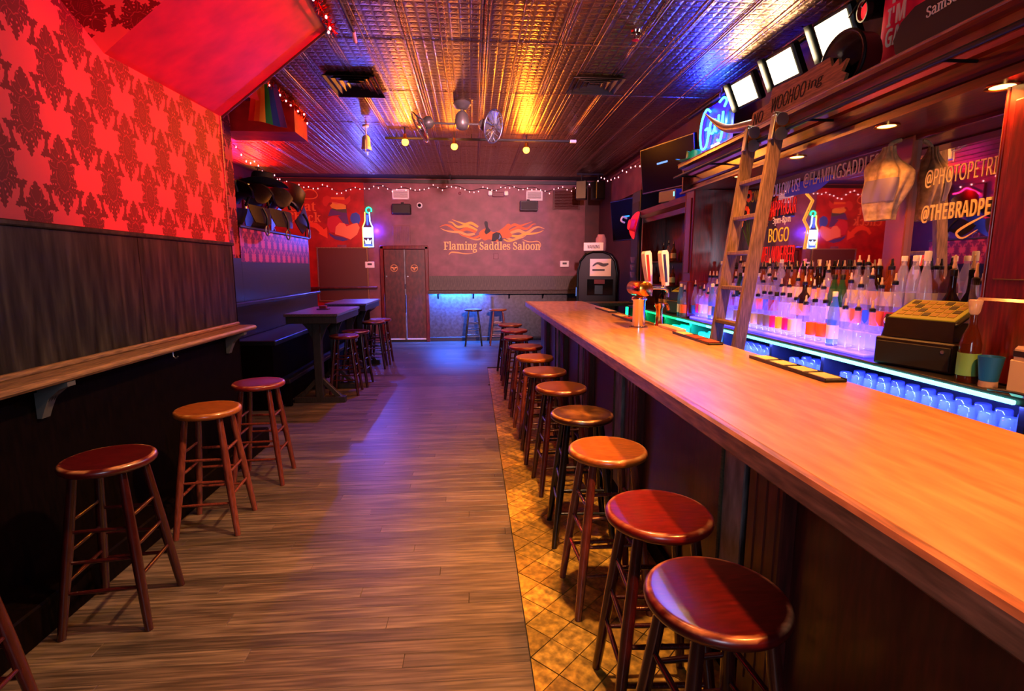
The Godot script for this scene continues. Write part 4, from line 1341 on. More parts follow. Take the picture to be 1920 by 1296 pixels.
# ---------------------------------------------------------------- ceiling fittings
func build_ceiling_fittings() -> void:
	# amber bulbs on a rail
	var r := thing("lighting_rail", "thin dark rail with white end cap across the ceiling", "rail", Vector3(0, 3.27, -7.42))
	part(r, "bar", bx(Vector3(0.1, 0, 0), Vector3(2.5, 0.03, 0.03), 0.004), mats["dark_iron"])
	part(r, "end_cap", bx(Vector3(1.39, 0, 0), Vector3(0.09, 0.04, 0.04), 0.006), mats["white_plastic"])
	for x in [-1.0, 0.0, 1.1]:
		part(r, "hanger", tube(Vector3(x, 0.0, 0), Vector3(x, CEIL - 3.27, 0), 0.006), mats["dark_iron"])
	var pos := [[-0.85, 3.16, -7.12, "amber bulb in a brass holder near the twin fan's small disc", 2.4], [-0.228, 3.16, -7.32, "dimmer amber lamp in a cone holder under the twin fan body", 1.0], [0.75, 3.16, -7.46, "amber bulb in a brass holder beside the white rail cap", 3.0]]
	for q in pos:
		var t := thing("amber_lamp", q[3], "lamp", Vector3(q[0], q[1], q[2]), 0.0, "amber lamps on the ceiling rail")
		part(t, "holder", G.new().lathe([Vector2(0, 0.1), Vector2(0.02, 0.1), Vector2(0.024, 0.05), Vector2(0.034, 0.02), Vector2(0.03, 0.018), Vector2(0, 0.03)], 14), mats["brass"])
		part(t, "stem", tube(Vector3(0, 0.1, 0), Vector3(0, CEIL - q[1], 0), 0.007), mats["dark_iron"])
		part(t, "bulb", G.new().ball(Vector3(0, -0.005, 0), Vector3(0.045, 0.045, 0.045), 16, 10), glow("amber_bulb", Color(1.0, 0.62, 0.16), 12.0))
		omni(Vector3(q[0], q[1] - 0.005, q[2]), Color(1.0, 0.55, 0.13), q[4], 0.04)
	# twin headed fan
	var f := thing("twin_fan", "grey twin headed ceiling fan with tilted discs", "ceiling fan", Vector3(-0.1, 0, -6.05))
	var fm: Material = mats["fan_metal"]
	part(f, "canopy", G.new().lathe([Vector2(0, CEIL), Vector2(0.09, CEIL), Vector2(0.1, CEIL - 0.03), Vector2(0.06, CEIL - 0.07), Vector2(0.02, CEIL - 0.08), Vector2(0, CEIL - 0.08)], 20), fm)
	part(f, "stem", tube(Vector3(0, CEIL - 0.07, 0), Vector3(0, 3.24, 0), 0.016), fm)
	part(f, "motor_body", G.new().lathe([Vector2(0, 3.25), Vector2(0.035, 3.245), Vector2(0.065, 3.21), Vector2(0.08, 3.15), Vector2(0.08, 3.11), Vector2(0.065, 3.07), Vector2(0.03, 3.05), Vector2(0, 3.05)], 22), fm)
	part(f, "arm", tube(Vector3(-0.36, 3.13, -0.05), Vector3(0.26, 3.1, 0.05), 0.011), fm)
	for s in [[-0.38, 3.13, -0.05, Vector3(-0.85, -0.5, 0.15), 0.17, 0.6], [0.26, 3.09, 0.06, Vector3(0.8, -0.25, 0.55), 0.17, 1.0]]:
		var hub := Vector3(s[0], s[1], s[2])
		var d: Vector3 = s[3].normalized()
		var xf := Transform3D(Basis(Quaternion(Vector3.UP, d)), hub)
		var head := part(f, "fan_head", G.new().lathe([Vector2(0, -0.07), Vector2(0.05, -0.06), Vector2(0.068, -0.02), Vector2(0.06, 0.03), Vector2(0.03, 0.06), Vector2(0, 0.065)], 18, xf), fm)
		var ring := []
		for k in 28:
			ring.append(xf * Vector3(cos(TAU * k / 28) * s[4], 0.1, sin(TAU * k / 28) * s[4]))
		part(head, "guard_ring", G.new().sweep(ring, [0.007], 6, false, true), mats["steel"])
		var wires := G.new()
		for k in 14:
			var t := TAU * k / 14
			wires.tube(xf * Vector3(cos(t) * 0.03, 0.13, sin(t) * 0.03), xf * Vector3(cos(t) * s[4], 0.1, sin(t) * s[4]), 0.003, 0.003, 5)
			wires.tube(xf * Vector3(cos(t) * 0.05, 0.03, sin(t) * 0.05), xf * Vector3(cos(t) * s[4], 0.1, sin(t) * s[4]), 0.003, 0.003, 5)
		part(head, "guard_wires", wires, mats["steel"])
		for k in 4:
			var t := TAU * k / 4.0 + 0.3
			var bl := G.new()
			bl.sheet(func(u: float, v: float) -> Vector3:
				var a := t + (v - 0.5) * 1.15
				var rr: float = 0.03 + u * (s[4] - 0.045)
				return xf * Vector3(cos(a) * rr, 0.085 + (v - 0.5) * 0.035, sin(a) * rr), 4, 4, 0.003)
			part(head, "blade", bl, fm)
	# square air diffusers
	for q in [[-1.13, -5.56, 0.48, 0.62, "square black air diffuser in the tin ceiling near the red soffit"], [1.21, -5.37, 0.5, 0.46, "square bronze air diffuser in the tin ceiling above the bar"]]:
		var t := thing("air_diffuser", q[4], "vent", Vector3(q[0], CEIL, q[1]), 0.0, "square diffusers in the tin ceiling")
		var m: Material = mat("diffuser_bronze", Color(0.2, 0.15, 0.13), 0.4, 0.6) if q[0] > 0 else mat("diffuser_black", Color(0.06, 0.055, 0.06), 0.4, 0.4)
		for k in 4:
			var w: float = q[2] / 2 * (1.0 - k * 0.24)
			var d: float = q[3] / 2 * (1.0 - k * 0.24)
			var y := -0.03 + 0.004 * k
			var g := G.new()
			var wi := w - 0.05
			var di := d - 0.05
			for c in [[Vector2(-1, -1), Vector2(1, -1)], [Vector2(1, -1), Vector2(1, 1)], [Vector2(1, 1), Vector2(-1, 1)], [Vector2(-1, 1), Vector2(-1, -1)]]:
				var o := [Vector3(c[0].x * w, y, c[0].y * d), Vector3(c[1].x * w, y, c[1].y * d), Vector3(c[1].x * wi, y + 0.04, c[1].y * di), Vector3(c[0].x * wi, y + 0.04, c[0].y * di)]
				g.flat(o, Vector3(0, -1, 0))
				g.flat([o[0] + Vector3(0, 0.006, 0), o[1] + Vector3(0, 0.006, 0), o[2] + Vector3(0, 0.006, 0), o[3] + Vector3(0, 0.006, 0)], Vector3.UP)
				g.flat([o[0], o[1], o[1] + Vector3(0, 0.006, 0), o[0] + Vector3(0, 0.006, 0)], Vector3(c[0].x + c[1].x, 0, c[0].y + c[1].y))
			part(t, "louver_ring", g, m)
		part(t, "duct_plate", bx(Vector3(0, 0.004, 0), Vector3(q[2] * 0.9, 0.008, q[3] * 0.9)), mats["wire_black"])
	# sprinkler and small camera
	var sp := thing("sprinkler", "chrome sprinkler head on the tin ceiling above the bar", "sprinkler", Vector3(1.26, CEIL, -4.22))
	part(sp, "rose", G.new().lathe([Vector2(0, 0), Vector2(0.045, 0), Vector2(0.04, -0.015), Vector2(0.012, -0.02), Vector2(0, -0.02)], 16), mats["chrome"])
	part(sp, "nozzle", G.new().lathe([Vector2(0.011, -0.018), Vector2(0.011, -0.055), Vector2(0.028, -0.06), Vector2(0.028, -0.064), Vector2(0, -0.064)], 14), mats["chrome"])
	var ch := thing("ceiling_hook", "small black hook on the ceiling near the end wall", "hook", Vector3(-0.42, CEIL, -10.6))
	part(ch, "plate", bx(Vector3(0, -0.01, 0), Vector3(0.05, 0.02, 0.05), 0.004), mats["dark_iron"])
	part(ch, "arm", tube(Vector3(0, -0.02, 0), Vector3(0.02, -0.1, 0), 0.012), mats["dark_iron"])
	var cn := thing("conduit", "thin dark conduit along the tin ceiling near the soffit", "pipe", Vector3.ZERO)
	part(cn, "pipe", tube(Vector3(-0.84, 3.32, -2.6), Vector3(-0.88, 3.32, -4.35), 0.011), mats["dark_iron"])
	part(cn, "end_nut", tube(Vector3(-0.88, 3.32, -4.33), Vector3(-0.885, 3.28, -4.42), 0.014), mats["white_plastic"])


# ---------------------------------------------------------------- coat check nook
func make_saddle(label: String, at: Vector3, turn: float, tilt: float, m: Material, k: float) -> void:
	var o := thing("saddle", label, "saddle", at, turn, "saddles on the coat check partition")
	o.rotation.z = tilt
	o.scale = Vector3.ONE * k
	var arch := func(u: float, v: float) -> Vector3:
		var t := (u - 0.5) * 2.0
		var a := (v - 0.5) * 2.5
		var w := 0.17 + 0.05 * t * t
		var h := 0.3 + 0.05 * t * t + (0.12 * pow(clampf(t, 0, 1), 3.0)) + 0.05 * pow(clampf(-t, 0, 1), 2.0)
		return Vector3(t * 0.27, h * cos(a * 0.95) * 0.55 + 0.24 + 0.1 * pow(absf(t), 3.0), sin(a) * w)
	part(o, "seat", G.new().sheet(arch, 14, 14, 0.02), m)
	for s in [-1.0, 1.0]:
		var skirt := func(u: float, v: float) -> Vector3:
			var t := (u - 0.5) * 2.0
			return Vector3(t * (0.3 - 0.08 * v * v), 0.26 - v * 0.22, s * (0.17 + 0.05 * v - 0.02 * t * t))
		part(o, "skirt", G.new().sheet(skirt, 8, 6, 0.01), m)
		part(o, "stirrup_strap", G.new().sweep(curve([Vector3(0.0, 0.24, s * 0.2), Vector3(0.02, 0.12, s * 0.24), Vector3(0.02, 0.0, s * 0.235)], 4), [0.016], 6), m)
		var ring := []
		for i in 14:
			ring.append(Vector3(0.02 + cos(TAU * i / 14) * 0.055, -0.05 + sin(TAU * i / 14) * 0.065, s * 0.235))
		part(o, "stirrup", G.new().sweep(ring, [0.01], 6, false, true), mats["steel"])
	part(o, "horn", G.new().sweep([Vector3(-0.25, 0.42, 0), Vector3(-0.28, 0.5, 0), Vector3(-0.3, 0.54, 0), Vector3(-0.305, 0.555, 0)], [0.035, 0.022, 0.03, 0.034], 10), m)
	part(o, "cantle", G.new().sweep(curve([Vector3(0.27, 0.3, -0.16), Vector3(0.3, 0.46, -0.09), Vector3(0.31, 0.51, 0), Vector3(0.3, 0.46, 0.09), Vector3(0.27, 0.3, 0.16)], 5), [0.02], 8), m)


func build_nook_display() -> void:
	var px := -2.67
	var grey_leather := grained("grey_leather", Color(0.22, 0.19, 0.19), 0.5, grain("blotch", 0.55, 1.0, 0.018, 5), Vector3(5, 5, 5), false, 0.06)
	make_saddle("black leather saddle standing beside the papered pier", Vector3(px, 2.04, -6.62), 1.5, 0.0, mats["leather"], 0.9)
	make_saddle("grey leather saddle under the black cowboy hat on the partition", Vector3(px, 2.04, -7.28), 1.45, 0.0, grey_leather, 1.0)
	make_saddle("dark brown saddle tipped upright at the partition end", Vector3(px, 2.1, -8.1), 1.65, 0.45, mats["leather"], 1.05)
	var hat := solo("cowboy_hat", hat_mesh(0.27, 0.16), mat("hat_black", Color(0.03, 0.028, 0.03), 0.75), "black cowboy hat resting on the grey saddle", "hat", Vector3(px - 0.02, 2.61, -7.18))
	hat.rotation = Vector3(0.06, 0.5, -0.06)
	var strap := G.new()
	strap.sweep(curve([Vector3(px + 0.06, 2.5, -8.2), Vector3(px + 0.09, 2.35, -8.45), Vector3(px + 0.08, 2.15, -8.55), Vector3(px + 0.06, 2.03, -8.56)], 5), [0.012], 6)
	solo("bridle_strap", strap, mats["leather"], "dark bridle strap hanging over the partition end", "strap")
	# wooden panels and pictures inside the nook
	var pic := thing("lit_picture", "bright yellow backlit picture on the coat check wall", "picture", Vector3(-4.1, 2.84, -10.35), PI / 2)
	part(pic, "frame", bx(Vector3(0, 0, 0.015), Vector3(0.72, 0.62, 0.03), 0.006), mats["black_wood"])
	part(pic, "light_panel", bx(Vector3(0, 0, 0.032), Vector3(0.66, 0.56, 0.006)), glow("picture_glow", Color(1.0, 0.72, 0.28), 1.3, Color(0.8, 0.6, 0.3)))
	part(pic, "bottle_shape", G.new().prism(pv([-0.3, -0.25, -0.15, -0.25, -0.15, 0.08, -0.18, 0.18, -0.27, 0.18, -0.3, 0.08]), 0.005, Transform3D(Basis.IDENTITY, Vector3(0, 0, 0.035))), mat("picture_orange", Color(0.75, 0.3, 0.05), 0.6))
	part(pic, "label_patch", bx(Vector3(0.12, -0.2, 0.038), Vector3(0.3, 0.12, 0.005)), mat("picture_red", Color(0.6, 0.1, 0.08), 0.6))
	area(Vector3(-4.05, 2.84, -10.35), Vector3(0, 2.5, -10.35), Vector2(0.66, 0.56), Color(1.0, 0.7, 0.28), 0.25)
	for q in [[-9.2, 2.2, 0.5, Color(0.78, 0.25, 0.3), "pink red poster on the coat check side wall"], [-8.5, 2.6, 0.42, Color(0.8, 0.5, 0.4), "pale red poster on the coat check side wall"]]:
		var p := thing("poster", q[4], "poster", Vector3(-4.118, q[1], q[0]), PI / 2)
		part(p, "sheet", bx(Vector3(0, 0, 0.004), Vector3(0.5, 0.6, 0.006)), mat("poster_%d" % int(q[2] * 100), q[3], 0.7))
		part(p, "picture_field", bx(Vector3(0.02, 0.08, 0.009), Vector3(q[2], 0.3, 0.004)), mat("poster_dark", Color(0.25, 0.06, 0.08), 0.7))
	var wheel := thing("wagon_wheel", "dark wooden wagon wheel hung on the coat check wall", "wheel", Vector3(-4.08, 2.25, -8.1), PI / 2)
	var ring := []
	for k in 32:
		ring.append(Vector3(cos(TAU * k / 32), sin(TAU * k / 32), 0.03 / 0.38) * 0.38)
	part(wheel, "rim", G.new().sweep(ring, [0.028], 8, false, true), mats["table_base"])
	part(wheel, "hub", G.new().lathe([Vector2(0, 0), Vector2(0.07, 0), Vector2(0.07, 0.06), Vector2(0.04, 0.1), Vector2(0, 0.1)], 16, Transform3D(Basis(Vector3.RIGHT, PI / 2), Vector3(0, 0, 0.005))), mats["table_base"])
	for k in 8:
		part(wheel, "spoke", tube(Vector3(cos(TAU * k / 8), sin(TAU * k / 8), 0.5) * 0.06, Vector3(cos(TAU * k / 8), sin(TAU * k / 8), 0.03 / 0.37) * 0.37, 0.014), mats["table_base"])
	var pn := thing("pink_neon_sign", "small pink neon sign with blue bar in the coat check nook", "neon sign", Vector3(-4.1, 2.95, -9.55), PI / 2)
	part(pn, "backing", bx(Vector3(0, 0, 0.008), Vector3(0.62, 0.3, 0.016), 0.004), mats["black_plastic"])
	part(pn, "neon_tube", G.new().sweep(curve([Vector3(-0.26, -0.04, 0.04), Vector3(-0.1, 0.05, 0.04), Vector3(0.02, 0.1, 0.04), Vector3(0.14, 0.04, 0.04), Vector3(0.28, 0.03, 0.04)], 5), [0.012], 8), glow("neon_pink", Color(1.0, 0.12, 0.4), 5.0))
	part(pn, "neon_tube", G.new().sweep([Vector3(-0.25, -0.1, 0.04), Vector3(0.25, -0.1, 0.04)], [0.012], 8), mats["neon_blue"])
	omni(Vector3(-4.0, 2.95, -9.55), Color(1.0, 0.1, 0.4), 0.5, 0.012)
	# rainbow flags on the header
	var cols := [Color(0.8, 0.12, 0.12), Color(0.9, 0.45, 0.1), Color(0.93, 0.75, 0.2), Color(0.1, 0.55, 0.22), Color(0.12, 0.22, 0.5), Color(0.4, 0.15, 0.45)]
	for f in [[-1.98, 3.3, -5.5, 0.32, "rainbow striped flag hanging from the tinsel on the header"], [-2.12, 3.33, -5.4, 0.2, "small red end of a folded rainbow flag beside the header"]]:
		var fl := thing("rainbow_flag", f[4], "flag", Vector3(f[0], f[1], f[2]))
		for k in 6:
			var wide: float = f[3] / 6.0
			var x0: float = -f[3] / 2.0 + k * wide
			var tall := 0.36 if f[3] > 0.25 else 0.18
			var g := G.new().sheet(func(u: float, v: float) -> Vector3:
				var x: float = x0 + u * wide
				var spread := 0.72 + 0.42 * v
				return Vector3(x * spread, -v * (tall + 0.03 * sin(x * 9.0)), 0.02 * sin(x * 20.0 + v * 2.0) * (0.3 + v)), 4, 8, 0.002)
			part(fl, "stripe", g, mat("flag_%d" % k if f[3] > 0.25 else "flag_0", cols[k] if f[3] > 0.25 else cols[0], 0.8))
	# tinsel garlands: strands of thin red foil around a cord
	tinsel("red tinsel garland along the header beside the flag", [Vector3(-1.9, 3.3, -5.15), Vector3(-1.9, 3.27, -5.6), Vector3(-1.91, 3.29, -6.15), Vector3(-1.91, 3.26, -6.6)], 520)
	tinsel("red tinsel garland along the edge of the red soffit", [Vector3(-0.98, 3.31, -3.05), Vector3(-0.99, 3.28, -3.6), Vector3(-1.02, 3.3, -4.3)], 480)


func tinsel(label: String, path: Array, count: int) -> void:
	var t := thing("tinsel_garland", label, "garland", Vector3.ZERO, 0.0, "red tinsel garlands")
	var c := curve(path, 8)
	part(t, "cord", G.new().sweep(c, [0.005], 5), mats["wire_black"])
	var g := G.new()
	for k in count:
		var f := rng.randf() * (c.size() - 1.001)
		var p: Vector3 = c[int(f)].lerp(c[int(f) + 1], f - int(f))
		var d := Vector3(rng.randf_range(-1, 1), rng.randf_range(-1, 1), rng.randf_range(-1, 1)).normalized()
		var s := d.cross(Vector3(rng.randf_range(-1, 1), rng.randf_range(-1, 1), 0.3)).normalized() * 0.003
		var e := p + d * rng.randf_range(0.03, 0.06)
		g.flat([p - s, p + s, e + s, e - s], s.cross(d))
	part(t, "foil_strands", g, mat("tinsel_red", Color(0.8, 0.03, 0.05), 0.25, 0.8)).set_meta("kind", "stuff")
	var bulb := G.new().ball(Vector3.ZERO, Vector3(0.009, 0.012, 0.009), 8, 6).mesh()
	for k in 9:
		var p: Vector3 = c[int((k + 0.5) * c.size() / 9.0) % c.size()]
		part(t, "light_bulb", bulb, glow("fairy_white", Color(1.0, 0.6, 0.62), 4.5), p + Vector3(rng.randf_range(-0.03, 0.03), rng.randf_range(-0.06, 0.0), 0.03))


func build_string_lights() -> void:
	var bulb := G.new().ball(Vector3.ZERO, Vector3(0.009, 0.014, 0.009), 8, 6).mesh()
	var lit: Material = mats["fairy_white"]
	for q in [
		["pink white string of fairy lights along the top of the end wall", Vector3(-3.6, 3.14, BACK + 0.05), Vector3(2.3, 3.2, BACK + 0.05), 64, 0.09],
		["pink white string of fairy lights over the coat check nook", Vector3(-2.72, 2.93, -6.2), Vector3(-3.6, 3.14, BACK + 0.06), 20, 0.07],
		["pink white string of fairy lights on the wall above the screens", Vector3(2.3, 3.18, BACK + 0.1), Vector3(2.6, 3.08, -7.0), 22, 0.1],
	]:
		var t := thing("string_lights", q[0], "string lights", Vector3.ZERO, 0.0, "fairy light strings")
		var a: Vector3 = q[1]
		var b: Vector3 = q[2]
		var pts := []
		var n: int = q[3]
		for k in n * 2 + 1:
			var p := a.lerp(b, k / (n * 2.0))
			p.y += sin(k * 0.55) * q[4] * 0.35 + sin(k * 0.21) * 0.03
			pts.append(p)
		part(t, "wire", G.new().sweep(pts, [0.004], 5), mats["wire_black"])
		for k in n:
			var p: Vector3 = pts[k * 2 + 1] + Vector3(0, rng.randf_range(-0.06, 0.03), 0.012)
			part(t, "light_bulb", bulb, lit, p)


# ---------------------------------------------------------------- far corner
func build_far_corner() -> void:
	var j := thing("jukebox", "tall black jukebox cabinet with rounded top and paper notices", "jukebox", Vector3(2.1, 0, -8.7), -0.35)
	var prof := pv([-0.33, 0, 0.33, 0, 0.33, 1.5, 0.29, 1.68, 0.2, 1.79, 0.08, 1.83, -0.08, 1.83, -0.2, 1.79, -0.29, 1.68, -0.33, 1.5])
	part(j, "cabinet", G.new().prism(prof, 0.4, Transform3D(Basis.IDENTITY, Vector3(0, 0, -0.2))), mats["black_plastic"])
	var rim := []
	for p in prof:
		rim.append(Vector3(p.x * 0.97, p.y * 0.985 + 0.01, 0.205))
	part(j, "front_rim", G.new().sweep(rim, [0.02], 8, false, true), mats["black_gloss"])
	part(j, "side_light", bx(Vector3(-0.34, 1.16, 0.12), Vector3(0.03, 0.16, 0.06), 0.01), glow("juke_light", Color(0.45, 0.6, 1.0), 1.6))
	part(j, "notice_sheet", bx(Vector3(0.05, 1.56, 0.212), Vector3(0.34, 0.28, 0.006)), mats["white_paper"])
	part(j, "notice_text", bx(Vector3(0.02, 1.52, 0.217), Vector3(0.2, 0.03, 0.003)), mats["grey_plastic"])
	part(j, "notice_drawing", G.new().ribbon(curve([Vector2(-0.08, 1.58), Vector2(0.0, 1.63), Vector2(0.1, 1.6), Vector2(0.18, 1.62)], 4), [0.005, 0.02, 0.03, 0.03, 0.035, 0.04, 0.05, 0.05, 0.05, 0.05, 0.04, 0.03, 0.02], 0.003, Transform3D(Basis.IDENTITY, Vector3(0, 0, 0.2155))), mats["grey_plastic"])
	part(j, "screen", bx(Vector3(0.05, 1.24, 0.21), Vector3(0.42, 0.26, 0.01), 0.003), mats["black_gloss"])
	part(j, "picture_hat", bx(Vector3(0.04, 1.33, 0.217), Vector3(0.17, 0.07, 0.004)), mat("juke_red", Color(0.35, 0.04, 0.05), 0.5))
	part(j, "picture_figure", bx(Vector3(0.03, 1.2, 0.217), Vector3(0.13, 0.14, 0.004)), mat("juke_teal", Color(0.05, 0.2, 0.28), 0.5))
	var wn := thing("warning_sign", "small white sign reading WARNING above the jukebox", "sign", Vector3(1.98, 1.9, -8.6), -0.35)
	part(wn, "plate", bx(Vector3(0, 0, 0), Vector3(0.32, 0.13, 0.012), 0.003), mats["white_paper"])
	letters(wn, "lettering", "WARNING", "Droid Sans", Vector2(0.2, 0.055), mats["black_plastic"], Transform3D(Basis.IDENTITY, Vector3(-0.1, -0.03, 0.006)), 0.003, 700)
	part(wn, "post", tube(Vector3(0, -0.065, 0), Vector3(0.05, -0.1, 0), 0.008), mats["dark_iron"])
	# screens
	var screen_dark := mat("screen_dark", Color(0.02, 0.02, 0.026), 0.32)
	screen_dark.metallic_specular = 0.08
	for q in [[Vector3(2.36, 2.78, -6.45), 1.0, 0.56, "large black television above the side cabinet"], [Vector3(2.42, 2.3, -8.15), 0.95, 0.64, "black television above the jukebox"]]:
		var t := thing("television", q[3], "television", q[0], -1.25)
		t.rotation.x = 0.12
		part(t, "case", bx(Vector3(0, 0, -0.02), Vector3(q[1], q[2], 0.05), 0.008), mats["black_plastic"])
		part(t, "screen_glass", bx(Vector3(0, 0, 0.006), Vector3(q[1] - 0.04, q[2] - 0.04, 0.006)), screen_dark)
		part(t, "screen_logo_light", bx(Vector3(-0.06, 0.05, 0.011), Vector3(0.2, 0.022, 0.004), 0.002), glow("screen_blue", Color(0.15, 0.6, 1.0), 1.4))
		part(t, "wall_arm", tube(Vector3(0, 0, -0.04), Vector3(0.0, 0.05, -0.25), 0.025), mats["dark_iron"])
	var sb := thing("amplifier", "small grey amplifier box with blue lamp under the large television", "amplifier", Vector3(2.3, 2.36, -6.0), -1.25)
	part(sb, "case", bx(Vector3(0, 0, 0), Vector3(0.3, 0.13, 0.2), 0.008), mats["grey_plastic"])
	part(sb, "status_light", bx(Vector3(0.12, 0.01, 0.102), Vector3(0.015, 0.05, 0.004)), glow("amp_light", Color(0.4, 0.9, 1.0), 2.0))
	var co := thing("speaker_column", "tall slate black speaker column beside the side cabinet", "speaker", Vector3(2.42, 0, -7.32))
	part(co, "cabinet", bx(Vector3(0, 1.3, 0), Vector3(0.3, 2.6, 0.36), 0.01), mat("slate_black", Color(0.1, 0.11, 0.14), 0.5))
	part(co, "speaker_cloth", bx(Vector3(-0.152, 1.4, 0), Vector3(0.01, 2.1, 0.3), 0.003), mats["wire_black"])
	for k in 3:
		part(co, "glass_holder", G.new().lathe([Vector2(0.02, 0), Vector2(0.034, 0.05), Vector2(0.036, 0.08), Vector2(0.033, 0.08), Vector2(0.02, 0.01)], 12, Transform3D(Basis.IDENTITY, Vector3(-0.2, 1.42 + k * 0.1, 0.1))), glass("violet_glass", Color(0.6, 0.5, 0.9), 0.4))
	var hk := G.new().sweep(curve([Vector3(2.2, 2.25, -7.5), Vector3(2.14, 2.27, -7.5), Vector3(2.12, 2.22, -7.5), Vector3(2.17, 2.19, -7.5)], 5), [0.014], 8)
	solo("white_hook", hk, mats["white_plastic"], "white curved hook beside the speaker column", "hook")
	# black loudspeakers hanging in the corner under the ceiling
	var ls := thing("hanging_speakers", "black twin stage loudspeaker hung in the ceiling corner", "speaker", Vector3(2.25, 3.02, -10.2))
	for s in [-1.0, 1.0]:
		part(ls, "cabinet", G.new().box(Vector3(s * 0.16, 0, 0), Vector3(0.2, 0.34, 0.22), 0.012, Basis(Vector3.UP, s * 0.3)), mats["black_plastic"])
	part(ls, "hanger", G.new().tube(Vector3(-0.16, 0.17, 0), Vector3(-0.16, 0.31, 0), 0.01, 0.01).tube(Vector3(0.16, 0.17, 0), Vector3(0.16, 0.31, 0), 0.01, 0.01).box(Vector3(0, 0.3, 0), Vector3(0.5, 0.03, 0.05)), mats["dark_iron"])
	solo("glass_jar", G.new().lathe([Vector2(0, 0), Vector2(0.08, 0), Vector2(0.09, 0.03), Vector2(0.09, 0.2), Vector2(0.06, 0.25), Vector2(0.06, 0.27), Vector2(0.055, 0.27), Vector2(0.055, 0.245), Vector2(0.084, 0.19), Vector2(0.082, 0.02), Vector2(0, 0.015)], 18), glass("jar_glass", Color(0.8, 0.6, 0.65), 0.45), "clear glass jar standing on the jukebox", "jar", Vector3(2.13, 1.832, -8.72))
	var pl := struct("trim_4", span(Vector3(2.6, 3.2, -8.2), Vector3(WALL_R - 0.002, 3.24, -10.0)), mats["mauve_paint"])
	part(pl, "plaster_face", span(Vector3(2.62, 2.75, -8.2), Vector3(WALL_R - 0.002, 3.2, -10.0)), mats["mauve_paint"])


